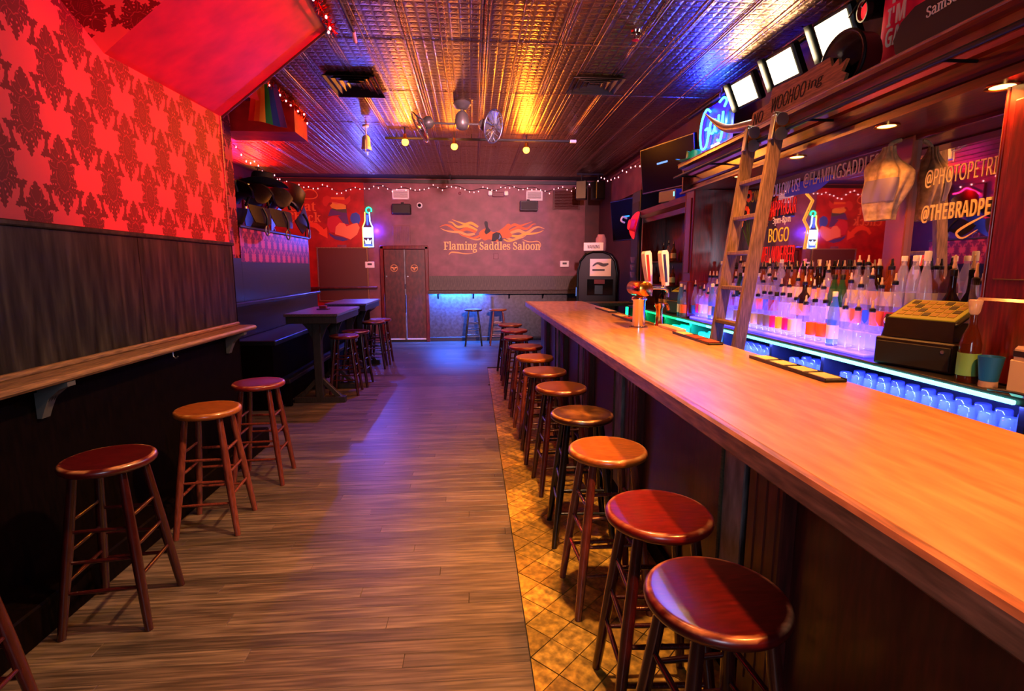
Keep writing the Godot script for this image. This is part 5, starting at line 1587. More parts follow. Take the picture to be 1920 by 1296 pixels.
# ---------------------------------------------------------------- on top of the cornice
func build_cornice_display() -> void:
	var top := 2.612
	# three floodlights on a pipe
	var p := thing("lighting_pipe", "black lighting pipe below the ceiling above the cornice", "pipe")
	part(p, "pipe", tube(Vector3(2.52, 3.27, -1.4), Vector3(2.52, 3.27, -6.2), 0.018, -1.0, 12), mats["dark_iron"])
	for z in [-1.8, -3.2, -4.5, -5.4]:
		part(p, "clamp", G.new().tube(Vector3(2.52, 3.27, z), Vector3(2.52, CEIL, z), 0.01, 0.01).box(Vector3(2.52, 3.27, z), Vector3(0.05, 0.05, 0.03), 0.006), mats["steel"])
	var n := 0
	for q in [[-4.8, "white floodlight on the pipe next to the blue neon sign"], [-4.22, "white floodlight in the middle of the lighting pipe"], [-3.62, "white floodlight on the pipe beside the dark drum"]]:
		var at := Vector3(2.45, 3.12, q[0])
		var t := thing("floodlight", q[1], "floodlight", at, 0.0, "floodlights above the cornice")
		var b := Basis.looking_at(Vector3(-1.0, -0.5, 0.12), Vector3.UP)
		part(t, "housing", G.new().box(b * Vector3(0, 0, 0.03), Vector3(0.32, 0.25, 0.07), 0.012, b), mats["black_plastic"])
		part(t, "lamp_panel", G.new().box(b * Vector3(0, 0, -0.008), Vector3(0.27, 0.2, 0.008), 0.002, b), glow("flood_panel", Color(1.0, 0.93, 0.75), 4.0))
		part(t, "barn_door", G.new().box(b * Vector3(0.165, 0, -0.03), Vector3(0.006, 0.26, 0.07), 0.0, b), mats["black_plastic"])
		part(t, "yoke", G.new().tube(Vector3(0.02, 0.1, 0), Vector3(0.07, 0.15, 0), 0.012, 0.012), mats["dark_iron"])
		area(at + b * Vector3(0, 0, -0.02), at + Vector3(-1.0, -0.5, 0.12), Vector2(0.27, 0.2), Color(1.0, 0.86, 0.66), 1.3)
		n += 1
	# blue neon sign
	var s := thing("blue_neon_sign", "blue neon sign in looping script above the cornice end", "neon sign", Vector3(2.5, 2.99, -5.45), -PI / 2 + 0.05)
	part(s, "backing", bx(Vector3(0, -0.02, -0.012), Vector3(0.66, 0.5, 0.016), 0.004), mat("neon_board", Color(0.03, 0.06, 0.55), 0.35))
	var tube_m := glow("neon_cyan", Color(0.25, 0.85, 1.0), 5.5)
	var z := 0.03
	for q in [
		[[-0.08, 0.16, -0.16, 0.2, -0.25, 0.12, -0.28, -0.03, -0.24, -0.17, -0.15, -0.18, -0.1, -0.08, -0.11, 0.0, -0.17, 0.0]],
		[[0.02, 0.04, -0.03, 0.07, -0.07, 0.02, -0.06, -0.05, -0.01, -0.07, 0.03, -0.02, 0.03, 0.06, 0.03, -0.04, 0.06, -0.07]],
		[[0.1, 0.08, 0.1, 0.0, 0.13, -0.03, 0.17, 0.0, 0.18, 0.09, 0.18, -0.08, 0.15, -0.17, 0.09, -0.16]],
		[[0.1, 0.2, 0.18, 0.22, 0.24, 0.18, 0.2, 0.13]],
	]:
		var pts := []
		for i in range(0, q[0].size(), 2):
			pts.append(Vector3(q[0][i], q[0][i + 1], z))
		part(s, "neon_tube", G.new().sweep(curve(pts, 5), [0.011], 8), tube_m)
	letters(s, "neon_lettering", "BAR", "Droid Sans", Vector2(0.17, 0.06), glow("neon_ice", Color(0.8, 0.95, 1.0), 4.0), Transform3D(Basis.IDENTITY, Vector3(-0.05, -0.24, 0.01)), 0.012, 700)
	omni(s.position + Vector3(-0.12, 0.05, 0.0), Color(0.07, 0.12, 1.0), 2.8, 0.012)
	# horns
	var h := thing("longhorn", "pair of curved pale steer horns lying on the cornice", "horns", Vector3(2.24, 0, 0))
	part(h, "horn", G.new().sweep(curve([Vector3(0.06, 2.68, -4.05), Vector3(0.0, 2.69, -4.3), Vector3(-0.02, 2.75, -4.62), Vector3(-0.03, 2.88, -4.88), Vector3(-0.04, 3.0, -5.06)], 6), [0.05, 0.049, 0.048, 0.047, 0.046, 0.045, 0.044, 0.043, 0.042, 0.04, 0.038, 0.036, 0.034, 0.032, 0.03, 0.027, 0.024, 0.021, 0.018, 0.015, 0.013, 0.01, 0.008, 0.006, 0.003], 12), grained("horn_bone", Color(0.7, 0.6, 0.5), 0.35, grain("soft", 0.72, 1.0, 0.012, 4), Vector3(4, 4, 4)))
	part(h, "wrap", tube(Vector3(0.06, 2.68, -4.02), Vector3(0.04, 2.682, -4.14), 0.053, 0.052, 14), mats["leather"])
	# hand lettered board
	var w := thing("rough_wooden_sign", "rough wooden board hand lettered NO WOOHOOing on the cornice", "sign", Vector3(2.2, top + 0.004, -3.62), -PI / 2)
	w.rotation.z = 0.0
	var lean := Transform3D(Basis(Vector3.RIGHT, -0.12), Vector3.ZERO)
	part(w, "board", G.new().prism(pv([-0.56, 0.0, 0.5, 0.0, 0.52, 0.06, 0.47, 0.09, 0.5, 0.15, 0.44, 0.13, 0.42, 0.18, 0.37, 0.15, 0.33, 0.22, 0.05, 0.21, -0.3, 0.24, -0.31, 0.14, -0.53, 0.13]), 0.02, lean), mats["sign_wood"])
	letters(w, "lettering", "NO", "Droid Sans", Vector2(0.13, 0.085), mat("burnt_ink", Color(0.07, 0.035, 0.02), 0.8), lean * Transform3D(Basis.IDENTITY, Vector3(-0.5, 0.025, 0.02)), 0.003, 400, true)
	letters(w, "lettering", "WOOHOO", "Droid Sans", Vector2(0.4, 0.1), mats["burnt_ink"], lean * Transform3D(Basis.IDENTITY, Vector3(-0.27, 0.055, 0.02)), 0.003, 400, true)
	letters(w, "lettering", "ing", "Droid Sans", Vector2(0.14, 0.08), mats["burnt_ink"], lean * Transform3D(Basis.IDENTITY, Vector3(0.16, 0.06, 0.02)), 0.003, 400, true)
	# dark drum
	var d := thing("drum", "dark round drum with thin rim standing on the cornice", "drum", Vector3(2.3, top + 0.18, -3.24), -PI / 2 + 0.1)
	var face := Transform3D(Basis(Vector3.RIGHT, PI / 2), Vector3.ZERO)
	part(d, "shell", G.new().lathe([Vector2(0, -0.07), Vector2(0.165, -0.07), Vector2(0.165, 0.05), Vector2(0.155, 0.055), Vector2(0, 0.055)], 30, face), mats["dark_red_paint"])
	part(d, "skin", G.new().lathe([Vector2(0, 0.062), Vector2(0.1, 0.06), Vector2(0.153, 0.056), Vector2(0, 0.055)], 30, face), mats["black_gloss"])
	var ring := []
	for k in 32:
		ring.append(Vector3(cos(TAU * k / 32) * 0.168, sin(TAU * k / 32) * 0.168, 0.05))
	part(d, "rim", G.new().sweep(ring, [0.011], 8, false, true), mats["dark_iron"])
	# pink printed towel
	var y := thing("pink_towel", "hot pink towel printed YIPPY I'M GAY hanging above the black case", "towel", Vector3(2.47, 0, -2.9), -PI / 2)
	part(y, "cloth", G.new().sheet(func(u: float, v: float) -> Vector3: return Vector3(-0.3 + u * 0.62, 3.3 - v * 0.66, 0.012 * sin(u * 11.0 + v * 2.0)), 20, 6, 0.006), mat("towel_pink", Color(0.93, 0.07, 0.32), 0.8))
	for q in [["YIPPY", 3.07, 0.36, 0.12], ["I'M", 2.95, 0.13, 0.1], ["GAY", 2.835, 0.16, 0.1]]:
		letters(y, "lettering", q[0], "Droid Sans", Vector2(q[2], q[3]), mats["white_paper"], Transform3D(Basis.IDENTITY, Vector3(-0.25, q[1], 0.02)), 0.004, 700)
	part(y, "hanging_rod", tube(Vector3(-0.32, 3.3, 0), Vector3(0.34, 3.3, 0), 0.008), mats["dark_iron"])
	# black case with script
	var c := thing("black_speaker_case", "long black loudspeaker case with pale script badge on the cornice", "case", Vector3(2.34, top, -2.17), -PI / 2)
	part(c, "case", G.new().prism(pv([-0.56, 0.03, -0.52, 0.0, 0.6, 0.0, 0.62, 0.03, 0.62, 0.18, 0.58, 0.21, -0.46, 0.21, -0.54, 0.17, -0.58, 0.1]), 0.34, Transform3D(Basis.IDENTITY, Vector3(0, 0, -0.18))), mat("case_black", Color(0.045, 0.043, 0.043), 0.7))
	letters(c, "badge_lettering", "Samson", "Droid Serif", Vector2(0.2, 0.05), mats["white_plastic"], Transform3D(Basis(Vector3.BACK, 0.05), Vector3(-0.38, 0.12, 0.161)), 0.004, 400, true)
	# green plastic hat at the corner
	var gh := solo("green_hat", hat_mesh(0.17, 0.11), mat("hat_green", Color(0.05, 0.62, 0.42), 0.35), "shiny green plastic cowboy hat at the cornice end", "hat", Vector3(2.26, top + 0.01, -5.4))
	gh.rotation.y = 0.6


func build_ladder() -> void:
	var t := thing("rolling_ladder", "weathered wooden library ladder leaning on the iron rail", "ladder")
	var foot := 1.755
	var tilt := 0.121
	var lean := Basis(Vector3.BACK, -atan(tilt))
	for z in [-3.9, -3.55]:
		var mid := 1.29
		part(t, "rail", G.new().box(Vector3(foot + tilt * mid, mid, z), Vector3(0.09, 2.6, 0.035), 0.005, lean), mats["ladder_wood"])
		# roller plates at the top
		var plate := part(t, "roller_plate", G.new().box(Vector3(foot + tilt * 2.48 - 0.052, 2.48, z + 0.024), Vector3(0.012, 0.16, 0.05), 0.004, lean), mats["steel"])
		for y in [2.525, 2.435]:
			part(plate, "roller", G.new().tube(Vector3(2.05, y, z + 0.04), Vector3(2.05, y, z + 0.062), 0.042, 0.042, 18), mats["steel"])
		part(plate, "bracket", G.new().box(Vector3(2.06, 2.48, z + 0.045), Vector3(0.1, 0.07, 0.016), 0.003), mats["brass"])
	for y in [2.17, 1.915, 1.66, 1.405, 1.15, 0.895, 0.64, 0.385, 0.13]:
		part(t, "rung", G.new().box(Vector3(foot + tilt * y, y, -3.725), Vector3(0.075, 0.028, 0.33), 0.004, Basis.IDENTITY), mats["ladder_wood"])


func build_mirror_writing() -> void:
	var turn := Basis(Vector3.UP, -PI / 2)
	var chalk := mat("paint_cream", Color(0.86, 0.76, 0.55), 0.6)
	var red := mat("paint_red", Color(0.93, 0.12, 0.1), 0.6)
	var yellow := mat("paint_yellow", Color(0.95, 0.9, 0.25), 0.6)
	var white := mat("paint_white", Color(0.9, 0.88, 0.9), 0.6)
	var at := func(y: float, z: float) -> Transform3D: return Transform3D(turn, Vector3(MIRROR - 0.001, y, z))
	var a := thing("mirror_offer_writing", "hand painted happy hour offer on the mirror", "lettering")
	letters(a, "lettering", "HAPPYHOUR", "Droid Sans", Vector2(0.4, 0.13), red, at.call(2.0, -4.6), 0.002, 400, true)
	letters(a, "lettering", "3pm-8pm", "Droid Sans", Vector2(0.26, 0.075), white, at.call(1.915, -4.53), 0.002, 400, true)
	letters(a, "lettering", "BOGO", "Droid Sans", Vector2(0.3, 0.12), yellow, at.call(1.775, -4.58), 0.002, 400, true)
	letters(a, "lettering", "WELL/WINE/BEER", "Droid Sans", Vector2(0.5, 0.14), red, at.call(1.6, -4.68), 0.002, 400, true)
	var b := thing("mirror_follow_writing", "hand painted follow us line across the top of the mirror", "lettering")
	letters(b, "lettering", "HOWDY!", "Droid Sans", Vector2(0.32, 0.1), yellow, at.call(2.165, -4.98), 0.002, 400, true)
	letters(b, "lettering", "FOLLOW US!", "Droid Sans", Vector2(0.42, 0.1), white, at.call(2.17, -4.6), 0.002, 400, true)
	letters(b, "lettering", "@FLAMINGSADDLES", "Droid Sans", Vector2(0.78, 0.11), chalk, at.call(2.18, -4.13), 0.002, 400, true)
	part(b, "blue_brush_stroke", G.new().ribbon(curve([Vector2(0, 0), Vector2(0.2, 0.03), Vector2(0.4, 0.02), Vector2(0.6, 0.06)], 4), [0.02, 0.05, 0.07, 0.09, 0.1, 0.1, 0.1, 0.1, 0.09, 0.08, 0.06, 0.04, 0.01], 0.0008, at.call(2.16, -4.38)), mat("paint_blue", Color(0.15, 0.3, 0.85), 0.6))
	var c := thing("mirror_photographer_writing", "hand painted photographer handle high on the mirror beside the column", "lettering")
	letters(c, "lettering", "@PHOTOPETRI", "Droid Sans", Vector2(0.42, 0.1), chalk, at.call(2.01, -2.97), 0.002, 400, true)
	var d := thing("mirror_artist_writing", "hand painted TheBradPetri handle with swash on the mirror", "lettering")
	letters(d, "lettering", "@THEBRADPETRI", "Droid Sans", Vector2(0.52, 0.1), chalk, at.call(1.81, -2.97), 0.002, 700, true)
	part(d, "swash", G.new().ribbon(curve([Vector2(0.42, 0.04), Vector2(0.3, -0.01), Vector2(0.24, -0.05), Vector2(0.28, -0.08), Vector2(0.36, -0.04)], 4), [0.003, 0.006, 0.009, 0.012, 0.013, 0.014, 0.014, 0.014, 0.013, 0.012, 0.011, 0.01, 0.009, 0.008, 0.006, 0.005, 0.003], 0.001, at.call(1.79, -2.97)), chalk)
	# zig-zag neon line in front of the mirror
	var z := thing("zigzag_neon", "thin zig-zag neon line standing against the mirror", "neon sign", Vector3(MIRROR - 0.008, 0, 0))
	var pts := [Vector3(0, 2.13, -4.08), Vector3(0, 2.07, -4.0), Vector3(0, 1.93, -4.09), Vector3(0, 1.86, -4.03), Vector3(0, 1.7, -4.05)]
	part(z, "neon_tube", G.new().sweep(pts, [0.006], 8), glow("zig_gold", Color(1.0, 0.6, 0.2), 1.2))
	part(z, "neon_tube", G.new().sweep([Vector3(0, 1.62, -4.03), Vector3(0, 1.52, -4.09), Vector3(0, 1.4, -4.05)], [0.006], 8), glow("zig_pink", Color(1.0, 0.35, 0.5), 1.2))
	part(z, "stand_off", G.new().tube(Vector3(0, 2.0, -4.045), Vector3(0.007, 2.0, -4.045), 0.004, 0.004).tube(Vector3(0, 1.55, -4.07), Vector3(0.007, 1.55, -4.07), 0.004, 0.004), mats["dark_iron"])
	# sunflowers tucked behind the ladder
	var f := thing("paper_sunflowers", "bunch of orange and yellow paper flowers on the mirror frame", "flowers", Vector3(MIRROR - 0.1, 0, 0))
	var n := 0
	for q in [[2.14, -4.86, 0.085, 0], [2.05, -4.78, 0.075, 1], [1.97, -4.88, 0.07, 0], [2.2, -4.74, 0.06, 1]]:
		var bl := G.new()
		for k in 10:
			var t := TAU * k / 10 + n
			bl.ball(Vector3(-0.02, q[0] + sin(t) * q[2] * 0.6, q[1] + cos(t) * q[2] * 0.6), Vector3(0.008, q[2] * 0.32, q[2] * 0.32), 8, 5)
		var head := part(f, "flower_head", bl, mat("petal_%d" % q[3], [Color(0.95, 0.62, 0.08), Color(0.93, 0.36, 0.05)][q[3]], 0.7))
		part(head, "flower_eye", G.new().ball(Vector3(-0.03, q[0], q[1]), Vector3(0.015, q[2] * 0.35, q[2] * 0.35), 10, 6), mats["leather"])
		part(head, "stalk", tube(Vector3(-0.01, q[0], q[1]), Vector3(0.05, 1.75, -4.82), 0.005), mat("stalk_green", Color(0.2, 0.32, 0.12), 0.7))
		n += 1
	# leather pouch hanging on the post
	var p := thing("leather_saddlebag", "pale leather saddlebag hanging on the post between the mirrors", "bag", Vector3(2.5, 0, -3.1), -PI / 2 + 0.35)
	var skin := func(u: float, v: float, out: float) -> Vector3:
		var t := u * TAU
		var w := lerpf(0.03, 0.115, smoothstep(0.0, 0.38, v)) * (1.0 - 0.36 * smoothstep(0.5, 1.0, v)) - 0.03 * smoothstep(0.0, 0.2, v) * (1.0 - smoothstep(0.2, 0.4, v)) * cos(t)
		w += 0.017 * cos(t * 4.0 + v * 3.5) * smoothstep(0.05, 0.3, v) + 0.006 * cos(t * 9.0 - v * 5.0) + out
		return Vector3(cos(t) * w + 0.015 * sin(v * 5.0), 2.27 - v * 0.43, sin(t) * w * 0.65)
	part(p, "pouch", G.new().sheet(func(u: float, v: float) -> Vector3: return skin.call(u, v, 0.0), 44, 22, 0.006), mats["pale_leather"])
	part(p, "side_panel", G.new().sheet(func(u: float, v: float) -> Vector3: return skin.call(0.1 + u * 0.28, 0.45 + v * 0.3, 0.006), 14, 8, 0.005), mat("bag_grey", Color(0.5, 0.46, 0.52), 0.7))
	part(p, "hanging_strap", G.new().sweep(curve([Vector3(0, 2.24, 0.0), Vector3(0.0, 2.29, -0.02), Vector3(0.02, 2.31, -0.07)], 4), [0.014], 8), mats["pale_leather"])
	# horseshoe of pale studs, white card below
	var hs := thing("studded_horseshoe", "dark horseshoe with white studs on the wood panel", "horseshoe", Vector3(MIRROR - 0.02, 1.7, -5.98), -PI / 2)
	var arc := []
	for k in 15:
		var t := -0.9 + k * 0.36
		arc.append(Vector3(cos(t) * 0.13, sin(t) * 0.15, 0.0))
	part(hs, "shoe", G.new().sweep(arc, [0.034], 10), mats["leather"])
	for k in range(0, 15, 2):
		part(hs, "stud", G.new().ball(arc[k] * 1.1 + Vector3(0, 0, 0.035), Vector3(0.024, 0.024, 0.014), 10, 6), mats["white_plastic"])
	var wc := thing("white_card", "blank white card standing below the studded horseshoe", "card", Vector3(MIRROR - 0.08, 1.46, -6.02), -PI / 2)
	part(wc, "sheet", bx(Vector3(0, 0, 0), Vector3(0.34, 0.2, 0.008)), mats["white_paper"])
	part(wc, "holder", G.new().tube(Vector3(0, -0.1, -0.01), Vector3(0, -0.41, -0.01), 0.008, 0.008).box(Vector3(0, -0.402, -0.01), Vector3(0.12, 0.016, 0.08), 0.003), mats["steel"])


# ---------------------------------------------------------------- on the bar
func build_bar_top_things() -> void:
	var top := 1.07
	# draught tower: column, drum and two long handles
	var t := thing("draught_tower", "chrome draught tower with copper drum on the bar", "beer tap", Vector3(1.335, top, -4.13))
	part(t, "base_flange", G.new().lathe([Vector2(0, 0), Vector2(0.075, 0), Vector2(0.075, 0.01), Vector2(0.055, 0.016), Vector2(0, 0.016)], 24), mats["chrome"])
	part(t, "column", G.new().lathe([Vector2(0, 0.012), Vector2(0.05, 0.012), Vector2(0.05, 0.22), Vector2(0.062, 0.23), Vector2(0.062, 0.245), Vector2(0.045, 0.26), Vector2(0, 0.26)], 26), mats["chrome"])
	part(t, "drum", G.new().lathe([Vector2(0, -0.16), Vector2(0.05, -0.16), Vector2(0.058, -0.15), Vector2(0.058, 0.15), Vector2(0.05, 0.16), Vector2(0, 0.162)], 26, Transform3D(Basis(Vector3.RIGHT, PI / 2), Vector3(0, 0.32, -0.02))), mat("copper", Color(0.85, 0.45, 0.2), 0.22, 1.0))
	part(t, "drum_cap", G.new().lathe([Vector2(0, 0), Vector2(0.056, 0), Vector2(0.056, 0.012), Vector2(0.05, 0.016), Vector2(0, 0.018)], 26, Transform3D(Basis(Vector3.RIGHT, PI / 2), Vector3(0, 0.32, 0.142))), mats["brass"])
	for bolt in [[0.06, 0.0], [-0.06, 0.0], [0.0, 0.06]]:
		part(t, "bolt", G.new().ball(Vector3(bolt[0], 0.012, bolt[1]), Vector3(0.009, 0.009, 0.009), 8, 6), mats["chrome"])
	for q in [[-0.16, Color(0.85, 0.16, 0.12), 0.0], [0.02, Color(0.12, 0.16, 0.4), 0.075]]:
		var sx: float = q[2]
		part(t, "faucet", G.new().sweep(curve([Vector3(0.05, 0.32, q[0]), Vector3(0.1 + sx * 0.5, 0.325, q[0]), Vector3(0.14 + sx, 0.31, q[0]), Vector3(0.15 + sx, 0.25, q[0])], 4), [0.016, 0.016, 0.016, 0.015, 0.015, 0.014, 0.014, 0.013, 0.013, 0.012, 0.012, 0.011, 0.011], 10), mats["chrome"])
		var hd := part(t, "tap_handle", G.new().prism(pv([-0.018, 0.0, 0.018, 0.0, 0.034, 0.16, 0.036, 0.26, 0.024, 0.28, -0.024, 0.28, -0.036, 0.26, -0.034, 0.16]), 0.045, Transform3D(Basis(Vector3.BACK, 0.12) * Basis(Vector3.UP, 0.35), Vector3(0.12 + sx, 0.34, q[0] - 0.02))), mats["white_plastic"])
		part(hd, "colour_stripe", G.new().box(Vector3(0.11 + sx, 0.48, q[0] + 0.026), Vector3(0.024, 0.22, 0.01), 0.002, Basis(Vector3.BACK, 0.12) * Basis(Vector3.UP, 0.35)), mat("tap_%s" % q[1].to_html(), q[1], 0.4))
		part(hd, "ferrule", tube(Vector3(0.12 + sx, 0.315, q[0]), Vector3(0.12 + sx, 0.345, q[0]), 0.014), mats["chrome"])
	var bt := thing("brass_tap", "short brass tap post behind the draught tower", "beer tap", Vector3(1.565, top, -4.3))
	part(bt, "post", G.new().lathe([Vector2(0, 0), Vector2(0.04, 0), Vector2(0.03, 0.02), Vector2(0.026, 0.14), Vector2(0.04, 0.16), Vector2(0.04, 0.19), Vector2(0, 0.2)], 18), mats["brass"])
	part(bt, "spout", G.new().sweep(curve([Vector3(0, 0.17, 0), Vector3(0.06, 0.18, 0), Vector3(0.08, 0.13, 0)], 4), [0.013], 8), mats["brass"])
	# rubber service mats with pads
	var n := 0
	for q in [[1.53, -2.37, 0.62, 4, "black rubber bar mat with cream pads opposite the bottle steps"], [1.52, -3.45, 0.6, 3, "black rubber bar mat with red and cream pads by the ladder"], [1.47, -4.95, 0.66, 2, "black rubber bar mat with red pads behind the draught tower"], [1.515, -5.9, 0.62, 3, "black rubber bar mat with white pads near the service flap"]]:
		var m := thing("bar_mat", q[4], "bar mat", Vector3(q[0], top, q[1]), 0.0, "rubber mats along the bar")
		part(m, "rubber_mat", G.new().box(Vector3(0, 0.006, 0), Vector3(0.1, 0.012, q[2]), 0.003).box(Vector3(-0.047, 0.013, 0), Vector3(0.006, 0.008, q[2]), 0.002).box(Vector3(0.047, 0.013, 0), Vector3(0.006, 0.008, q[2]), 0.002), mats["black_plastic"])
		for k in q[3]:
			var pm: Material = mats["cream_pad"] if n == 0 or n == 3 or k == 0 else mat("pad_red", Color(0.75, 0.22, 0.16), 0.7)
			part(m, "pad", bx(Vector3(0, 0.015, -q[2] / 2 + (k + 0.5) * q[2] / q[3]), Vector3(0.075, 0.006, q[2] / q[3] * 0.72), 0.002), pm)
		n += 1
	var bd := thing("cutting_board", "small pale cutting board on the bar beside the draught tower", "board", Vector3(1.56, top, -4.02))
	part(bd, "slab", bx(Vector3(0, 0.012, 0.02), Vector3(0.075, 0.024, 0.4), 0.004), mat("board_pink", Color(0.8, 0.66, 0.58), 0.6))
	part(bd, "rubber_foot", bx(Vector3(0, 0.002, 0.02), Vector3(0.06, 0.004, 0.3)), mats["black_plastic"])
	var gl := thing("green_cooler_light", "glowing green cooler lamp strip behind the draught tower", "lamp", Vector3(1.72, 0.98, -5.75))
	part(gl, "led_tube", G.new().sweep([Vector3(0, 0, 0), Vector3(0, 0.14, 0)], [0.016], 10), glow("cooler_green", Color(0.05, 1.0, 0.6), 2.2))
	part(gl, "cooler_body", span(Vector3(-0.08, -0.98, -0.2), Vector3(0.1, -0.01, 0.12), 0.01), mats["black_plastic"])
	omni(Vector3(1.72, 1.05, -5.73), Color(0.05, 1.0, 0.6), 0.12, 0.02)


func till(label: String, at: Vector3, turn: float, k: float) -> void:
	var t := thing("cash_register", label, "cash register", at, turn)
	t.scale = Vector3.ONE * k
	part(t, "cash_drawer", bx(Vector3(0, 0.085, 0), Vector3(0.42, 0.165, 0.36), 0.008), mats["black_plastic"])
	part(t, "drawer_front", bx(Vector3(0, 0.08, 0.183), Vector3(0.39, 0.13, 0.008), 0.004), mats["case_black"])
	part(t, "drawer_lock", tube(Vector3(0.16, 0.12, 0.186), Vector3(0.16, 0.12, 0.192), 0.01), mats["steel"])
	part(t, "body", G.new().prism(pv([-0.15, 0.0, 0.15, 0.0, 0.15, 0.05, 0.0, 0.1, -0.15, 0.11]), 0.36, Transform3D(Basis(Vector3(0, 0, -1), Vector3.UP, Vector3(1, 0, 0)), Vector3(-0.18, 0.17, 0))), mats["black_plastic"])
	var tilt := Basis(Vector3.RIGHT, 0.42)
	var scr := part(t, "screen_case", G.new().box(Vector3(0, 0.315, 0.02), Vector3(0.38, 0.03, 0.27), 0.01, tilt), mats["black_plastic"])
	part(scr, "screen", G.new().box(Vector3(0, 0.331, 0.027), Vector3(0.34, 0.006, 0.23), 0.0, tilt), glow("till_screen", Color(0.95, 0.65, 0.12), 0.35, Color(0.3, 0.22, 0.08)))
	for j in 4:
		for i in 7:
			part(scr, "key", G.new().box(tilt * Vector3(-0.132 + i * 0.044, 0.0, -0.08 + j * 0.048) + Vector3(0, 0.335, 0.029), Vector3(0.036, 0.004, 0.038), 0.001, tilt), mat("key_amber", Color(0.5, 0.4, 0.18), 0.5) if (i * 3 + j) % 4 else mat("key_dark", Color(0.15, 0.12, 0.06), 0.5))


func build_back_bar_things() -> void:
	var top := 1.05
	till("black cash register with amber screen beside the mahogany column", Vector3(2.33, top, -2.47), -PI / 2 + 0.3, 0.88)
	till("black cash register with amber screen beyond the ladder", Vector3(2.38, top, -5.66), -PI / 2 + 0.3, 0.85)
	# green labelled bottle with upturned cup, blue cup
	var bt := thing("green_label_bottle", "clear spirit bottle with pale green label beside the cash register", "bottle", Vector3(2.19, top, -2.13))
	part(bt, "glass_body", G.new().lathe([Vector2(0, 0), Vector2(0.038, 0), Vector2(0.04, 0.006), Vector2(0.04, 0.17), Vector2(0.03, 0.21), Vector2(0.015, 0.25), Vector2(0.014, 0.3), Vector2(0, 0.3)], 20), glass("amber_glass", Color(0.3, 0.12, 0.04), 0.75))
	part(bt, "label", G.new().lathe([Vector2(0.0405, 0.03), Vector2(0.0412, 0.03), Vector2(0.0412, 0.13), Vector2(0.0405, 0.13)], 20), mat("label_green", Color(0.42, 0.6, 0.3), 0.6))
	part(bt, "pourer_cup", G.new().lathe([Vector2(0.012, 0.295), Vector2(0.02, 0.31), Vector2(0.026, 0.36), Vector2(0.022, 0.365), Vector2(0, 0.365)], 14), glass("cup_clear", Color(0.85, 0.75, 0.68), 0.5))
	var cu := thing("blue_cup", "blue plastic cup with clear foot at the counter end", "cup", Vector3(2.19, top, -2.03))
	part(cu, "cup", G.new().lathe([Vector2(0, 0.025), Vector2(0.032, 0.025), Vector2(0.045, 0.13), Vector2(0.042, 0.13), Vector2(0.03, 0.03), Vector2(0, 0.03)], 20), mat("cup_blue", Color(0.1, 0.36, 0.6), 0.4))
	part(cu, "foot", G.new().lathe([Vector2(0, 0), Vector2(0.034, 0), Vector2(0.033, 0.024), Vector2(0, 0.024)], 18), mats["cup_clear"])
	var cb := thing("cream_label_bottle", "square bottle with cream label and black collar at the column foot", "bottle", Vector3(2.15, top, -1.84))
	part(cb, "glass_body", bx(Vector3(0, 0.1, 0), Vector3(0.08, 0.2, 0.08), 0.012), mats["cup_clear"])
	part(cb, "label", bx(Vector3(0, 0.08, 0), Vector3(0.083, 0.13, 0.083), 0.004), mats["cream_pad"])
	part(cb, "collar", bx(Vector3(0, 0.17, 0), Vector3(0.082, 0.04, 0.082), 0.01), mats["black_plastic"])
	part(cb, "cap", G.new().lathe([Vector2(0.02, 0.2), Vector2(0.02, 0.25), Vector2(0, 0.255)], 14), mats["grey_plastic"])
	solo("power_cable", G.new().sweep(curve([Vector3(2.14, 1.058, -1.7), Vector3(2.1, 1.07, -1.84), Vector3(2.12, 1.056, -1.96), Vector3(2.2, 1.056, -1.93)], 6), [0.006], 6), mats["grey_plastic"], "grey cable looping on the counter end", "cable")
	var hn := thing("statuette", "small dark statuette with white face standing behind the cash register", "statuette", Vector3(2.29, top, -2.72))
	part(hn, "body", G.new().lathe([Vector2(0, 0), Vector2(0.03, 0), Vector2(0.022, 0.05), Vector2(0.03, 0.12), Vector2(0.018, 0.18), Vector2(0.024, 0.22), Vector2(0.012, 0.25), Vector2(0, 0.252)], 14), mats["black_plastic"])
	part(hn, "face", G.new().ball(Vector3(-0.02, 0.215, 0.01), Vector3(0.012, 0.018, 0.014), 8, 6), mats["white_plastic"])


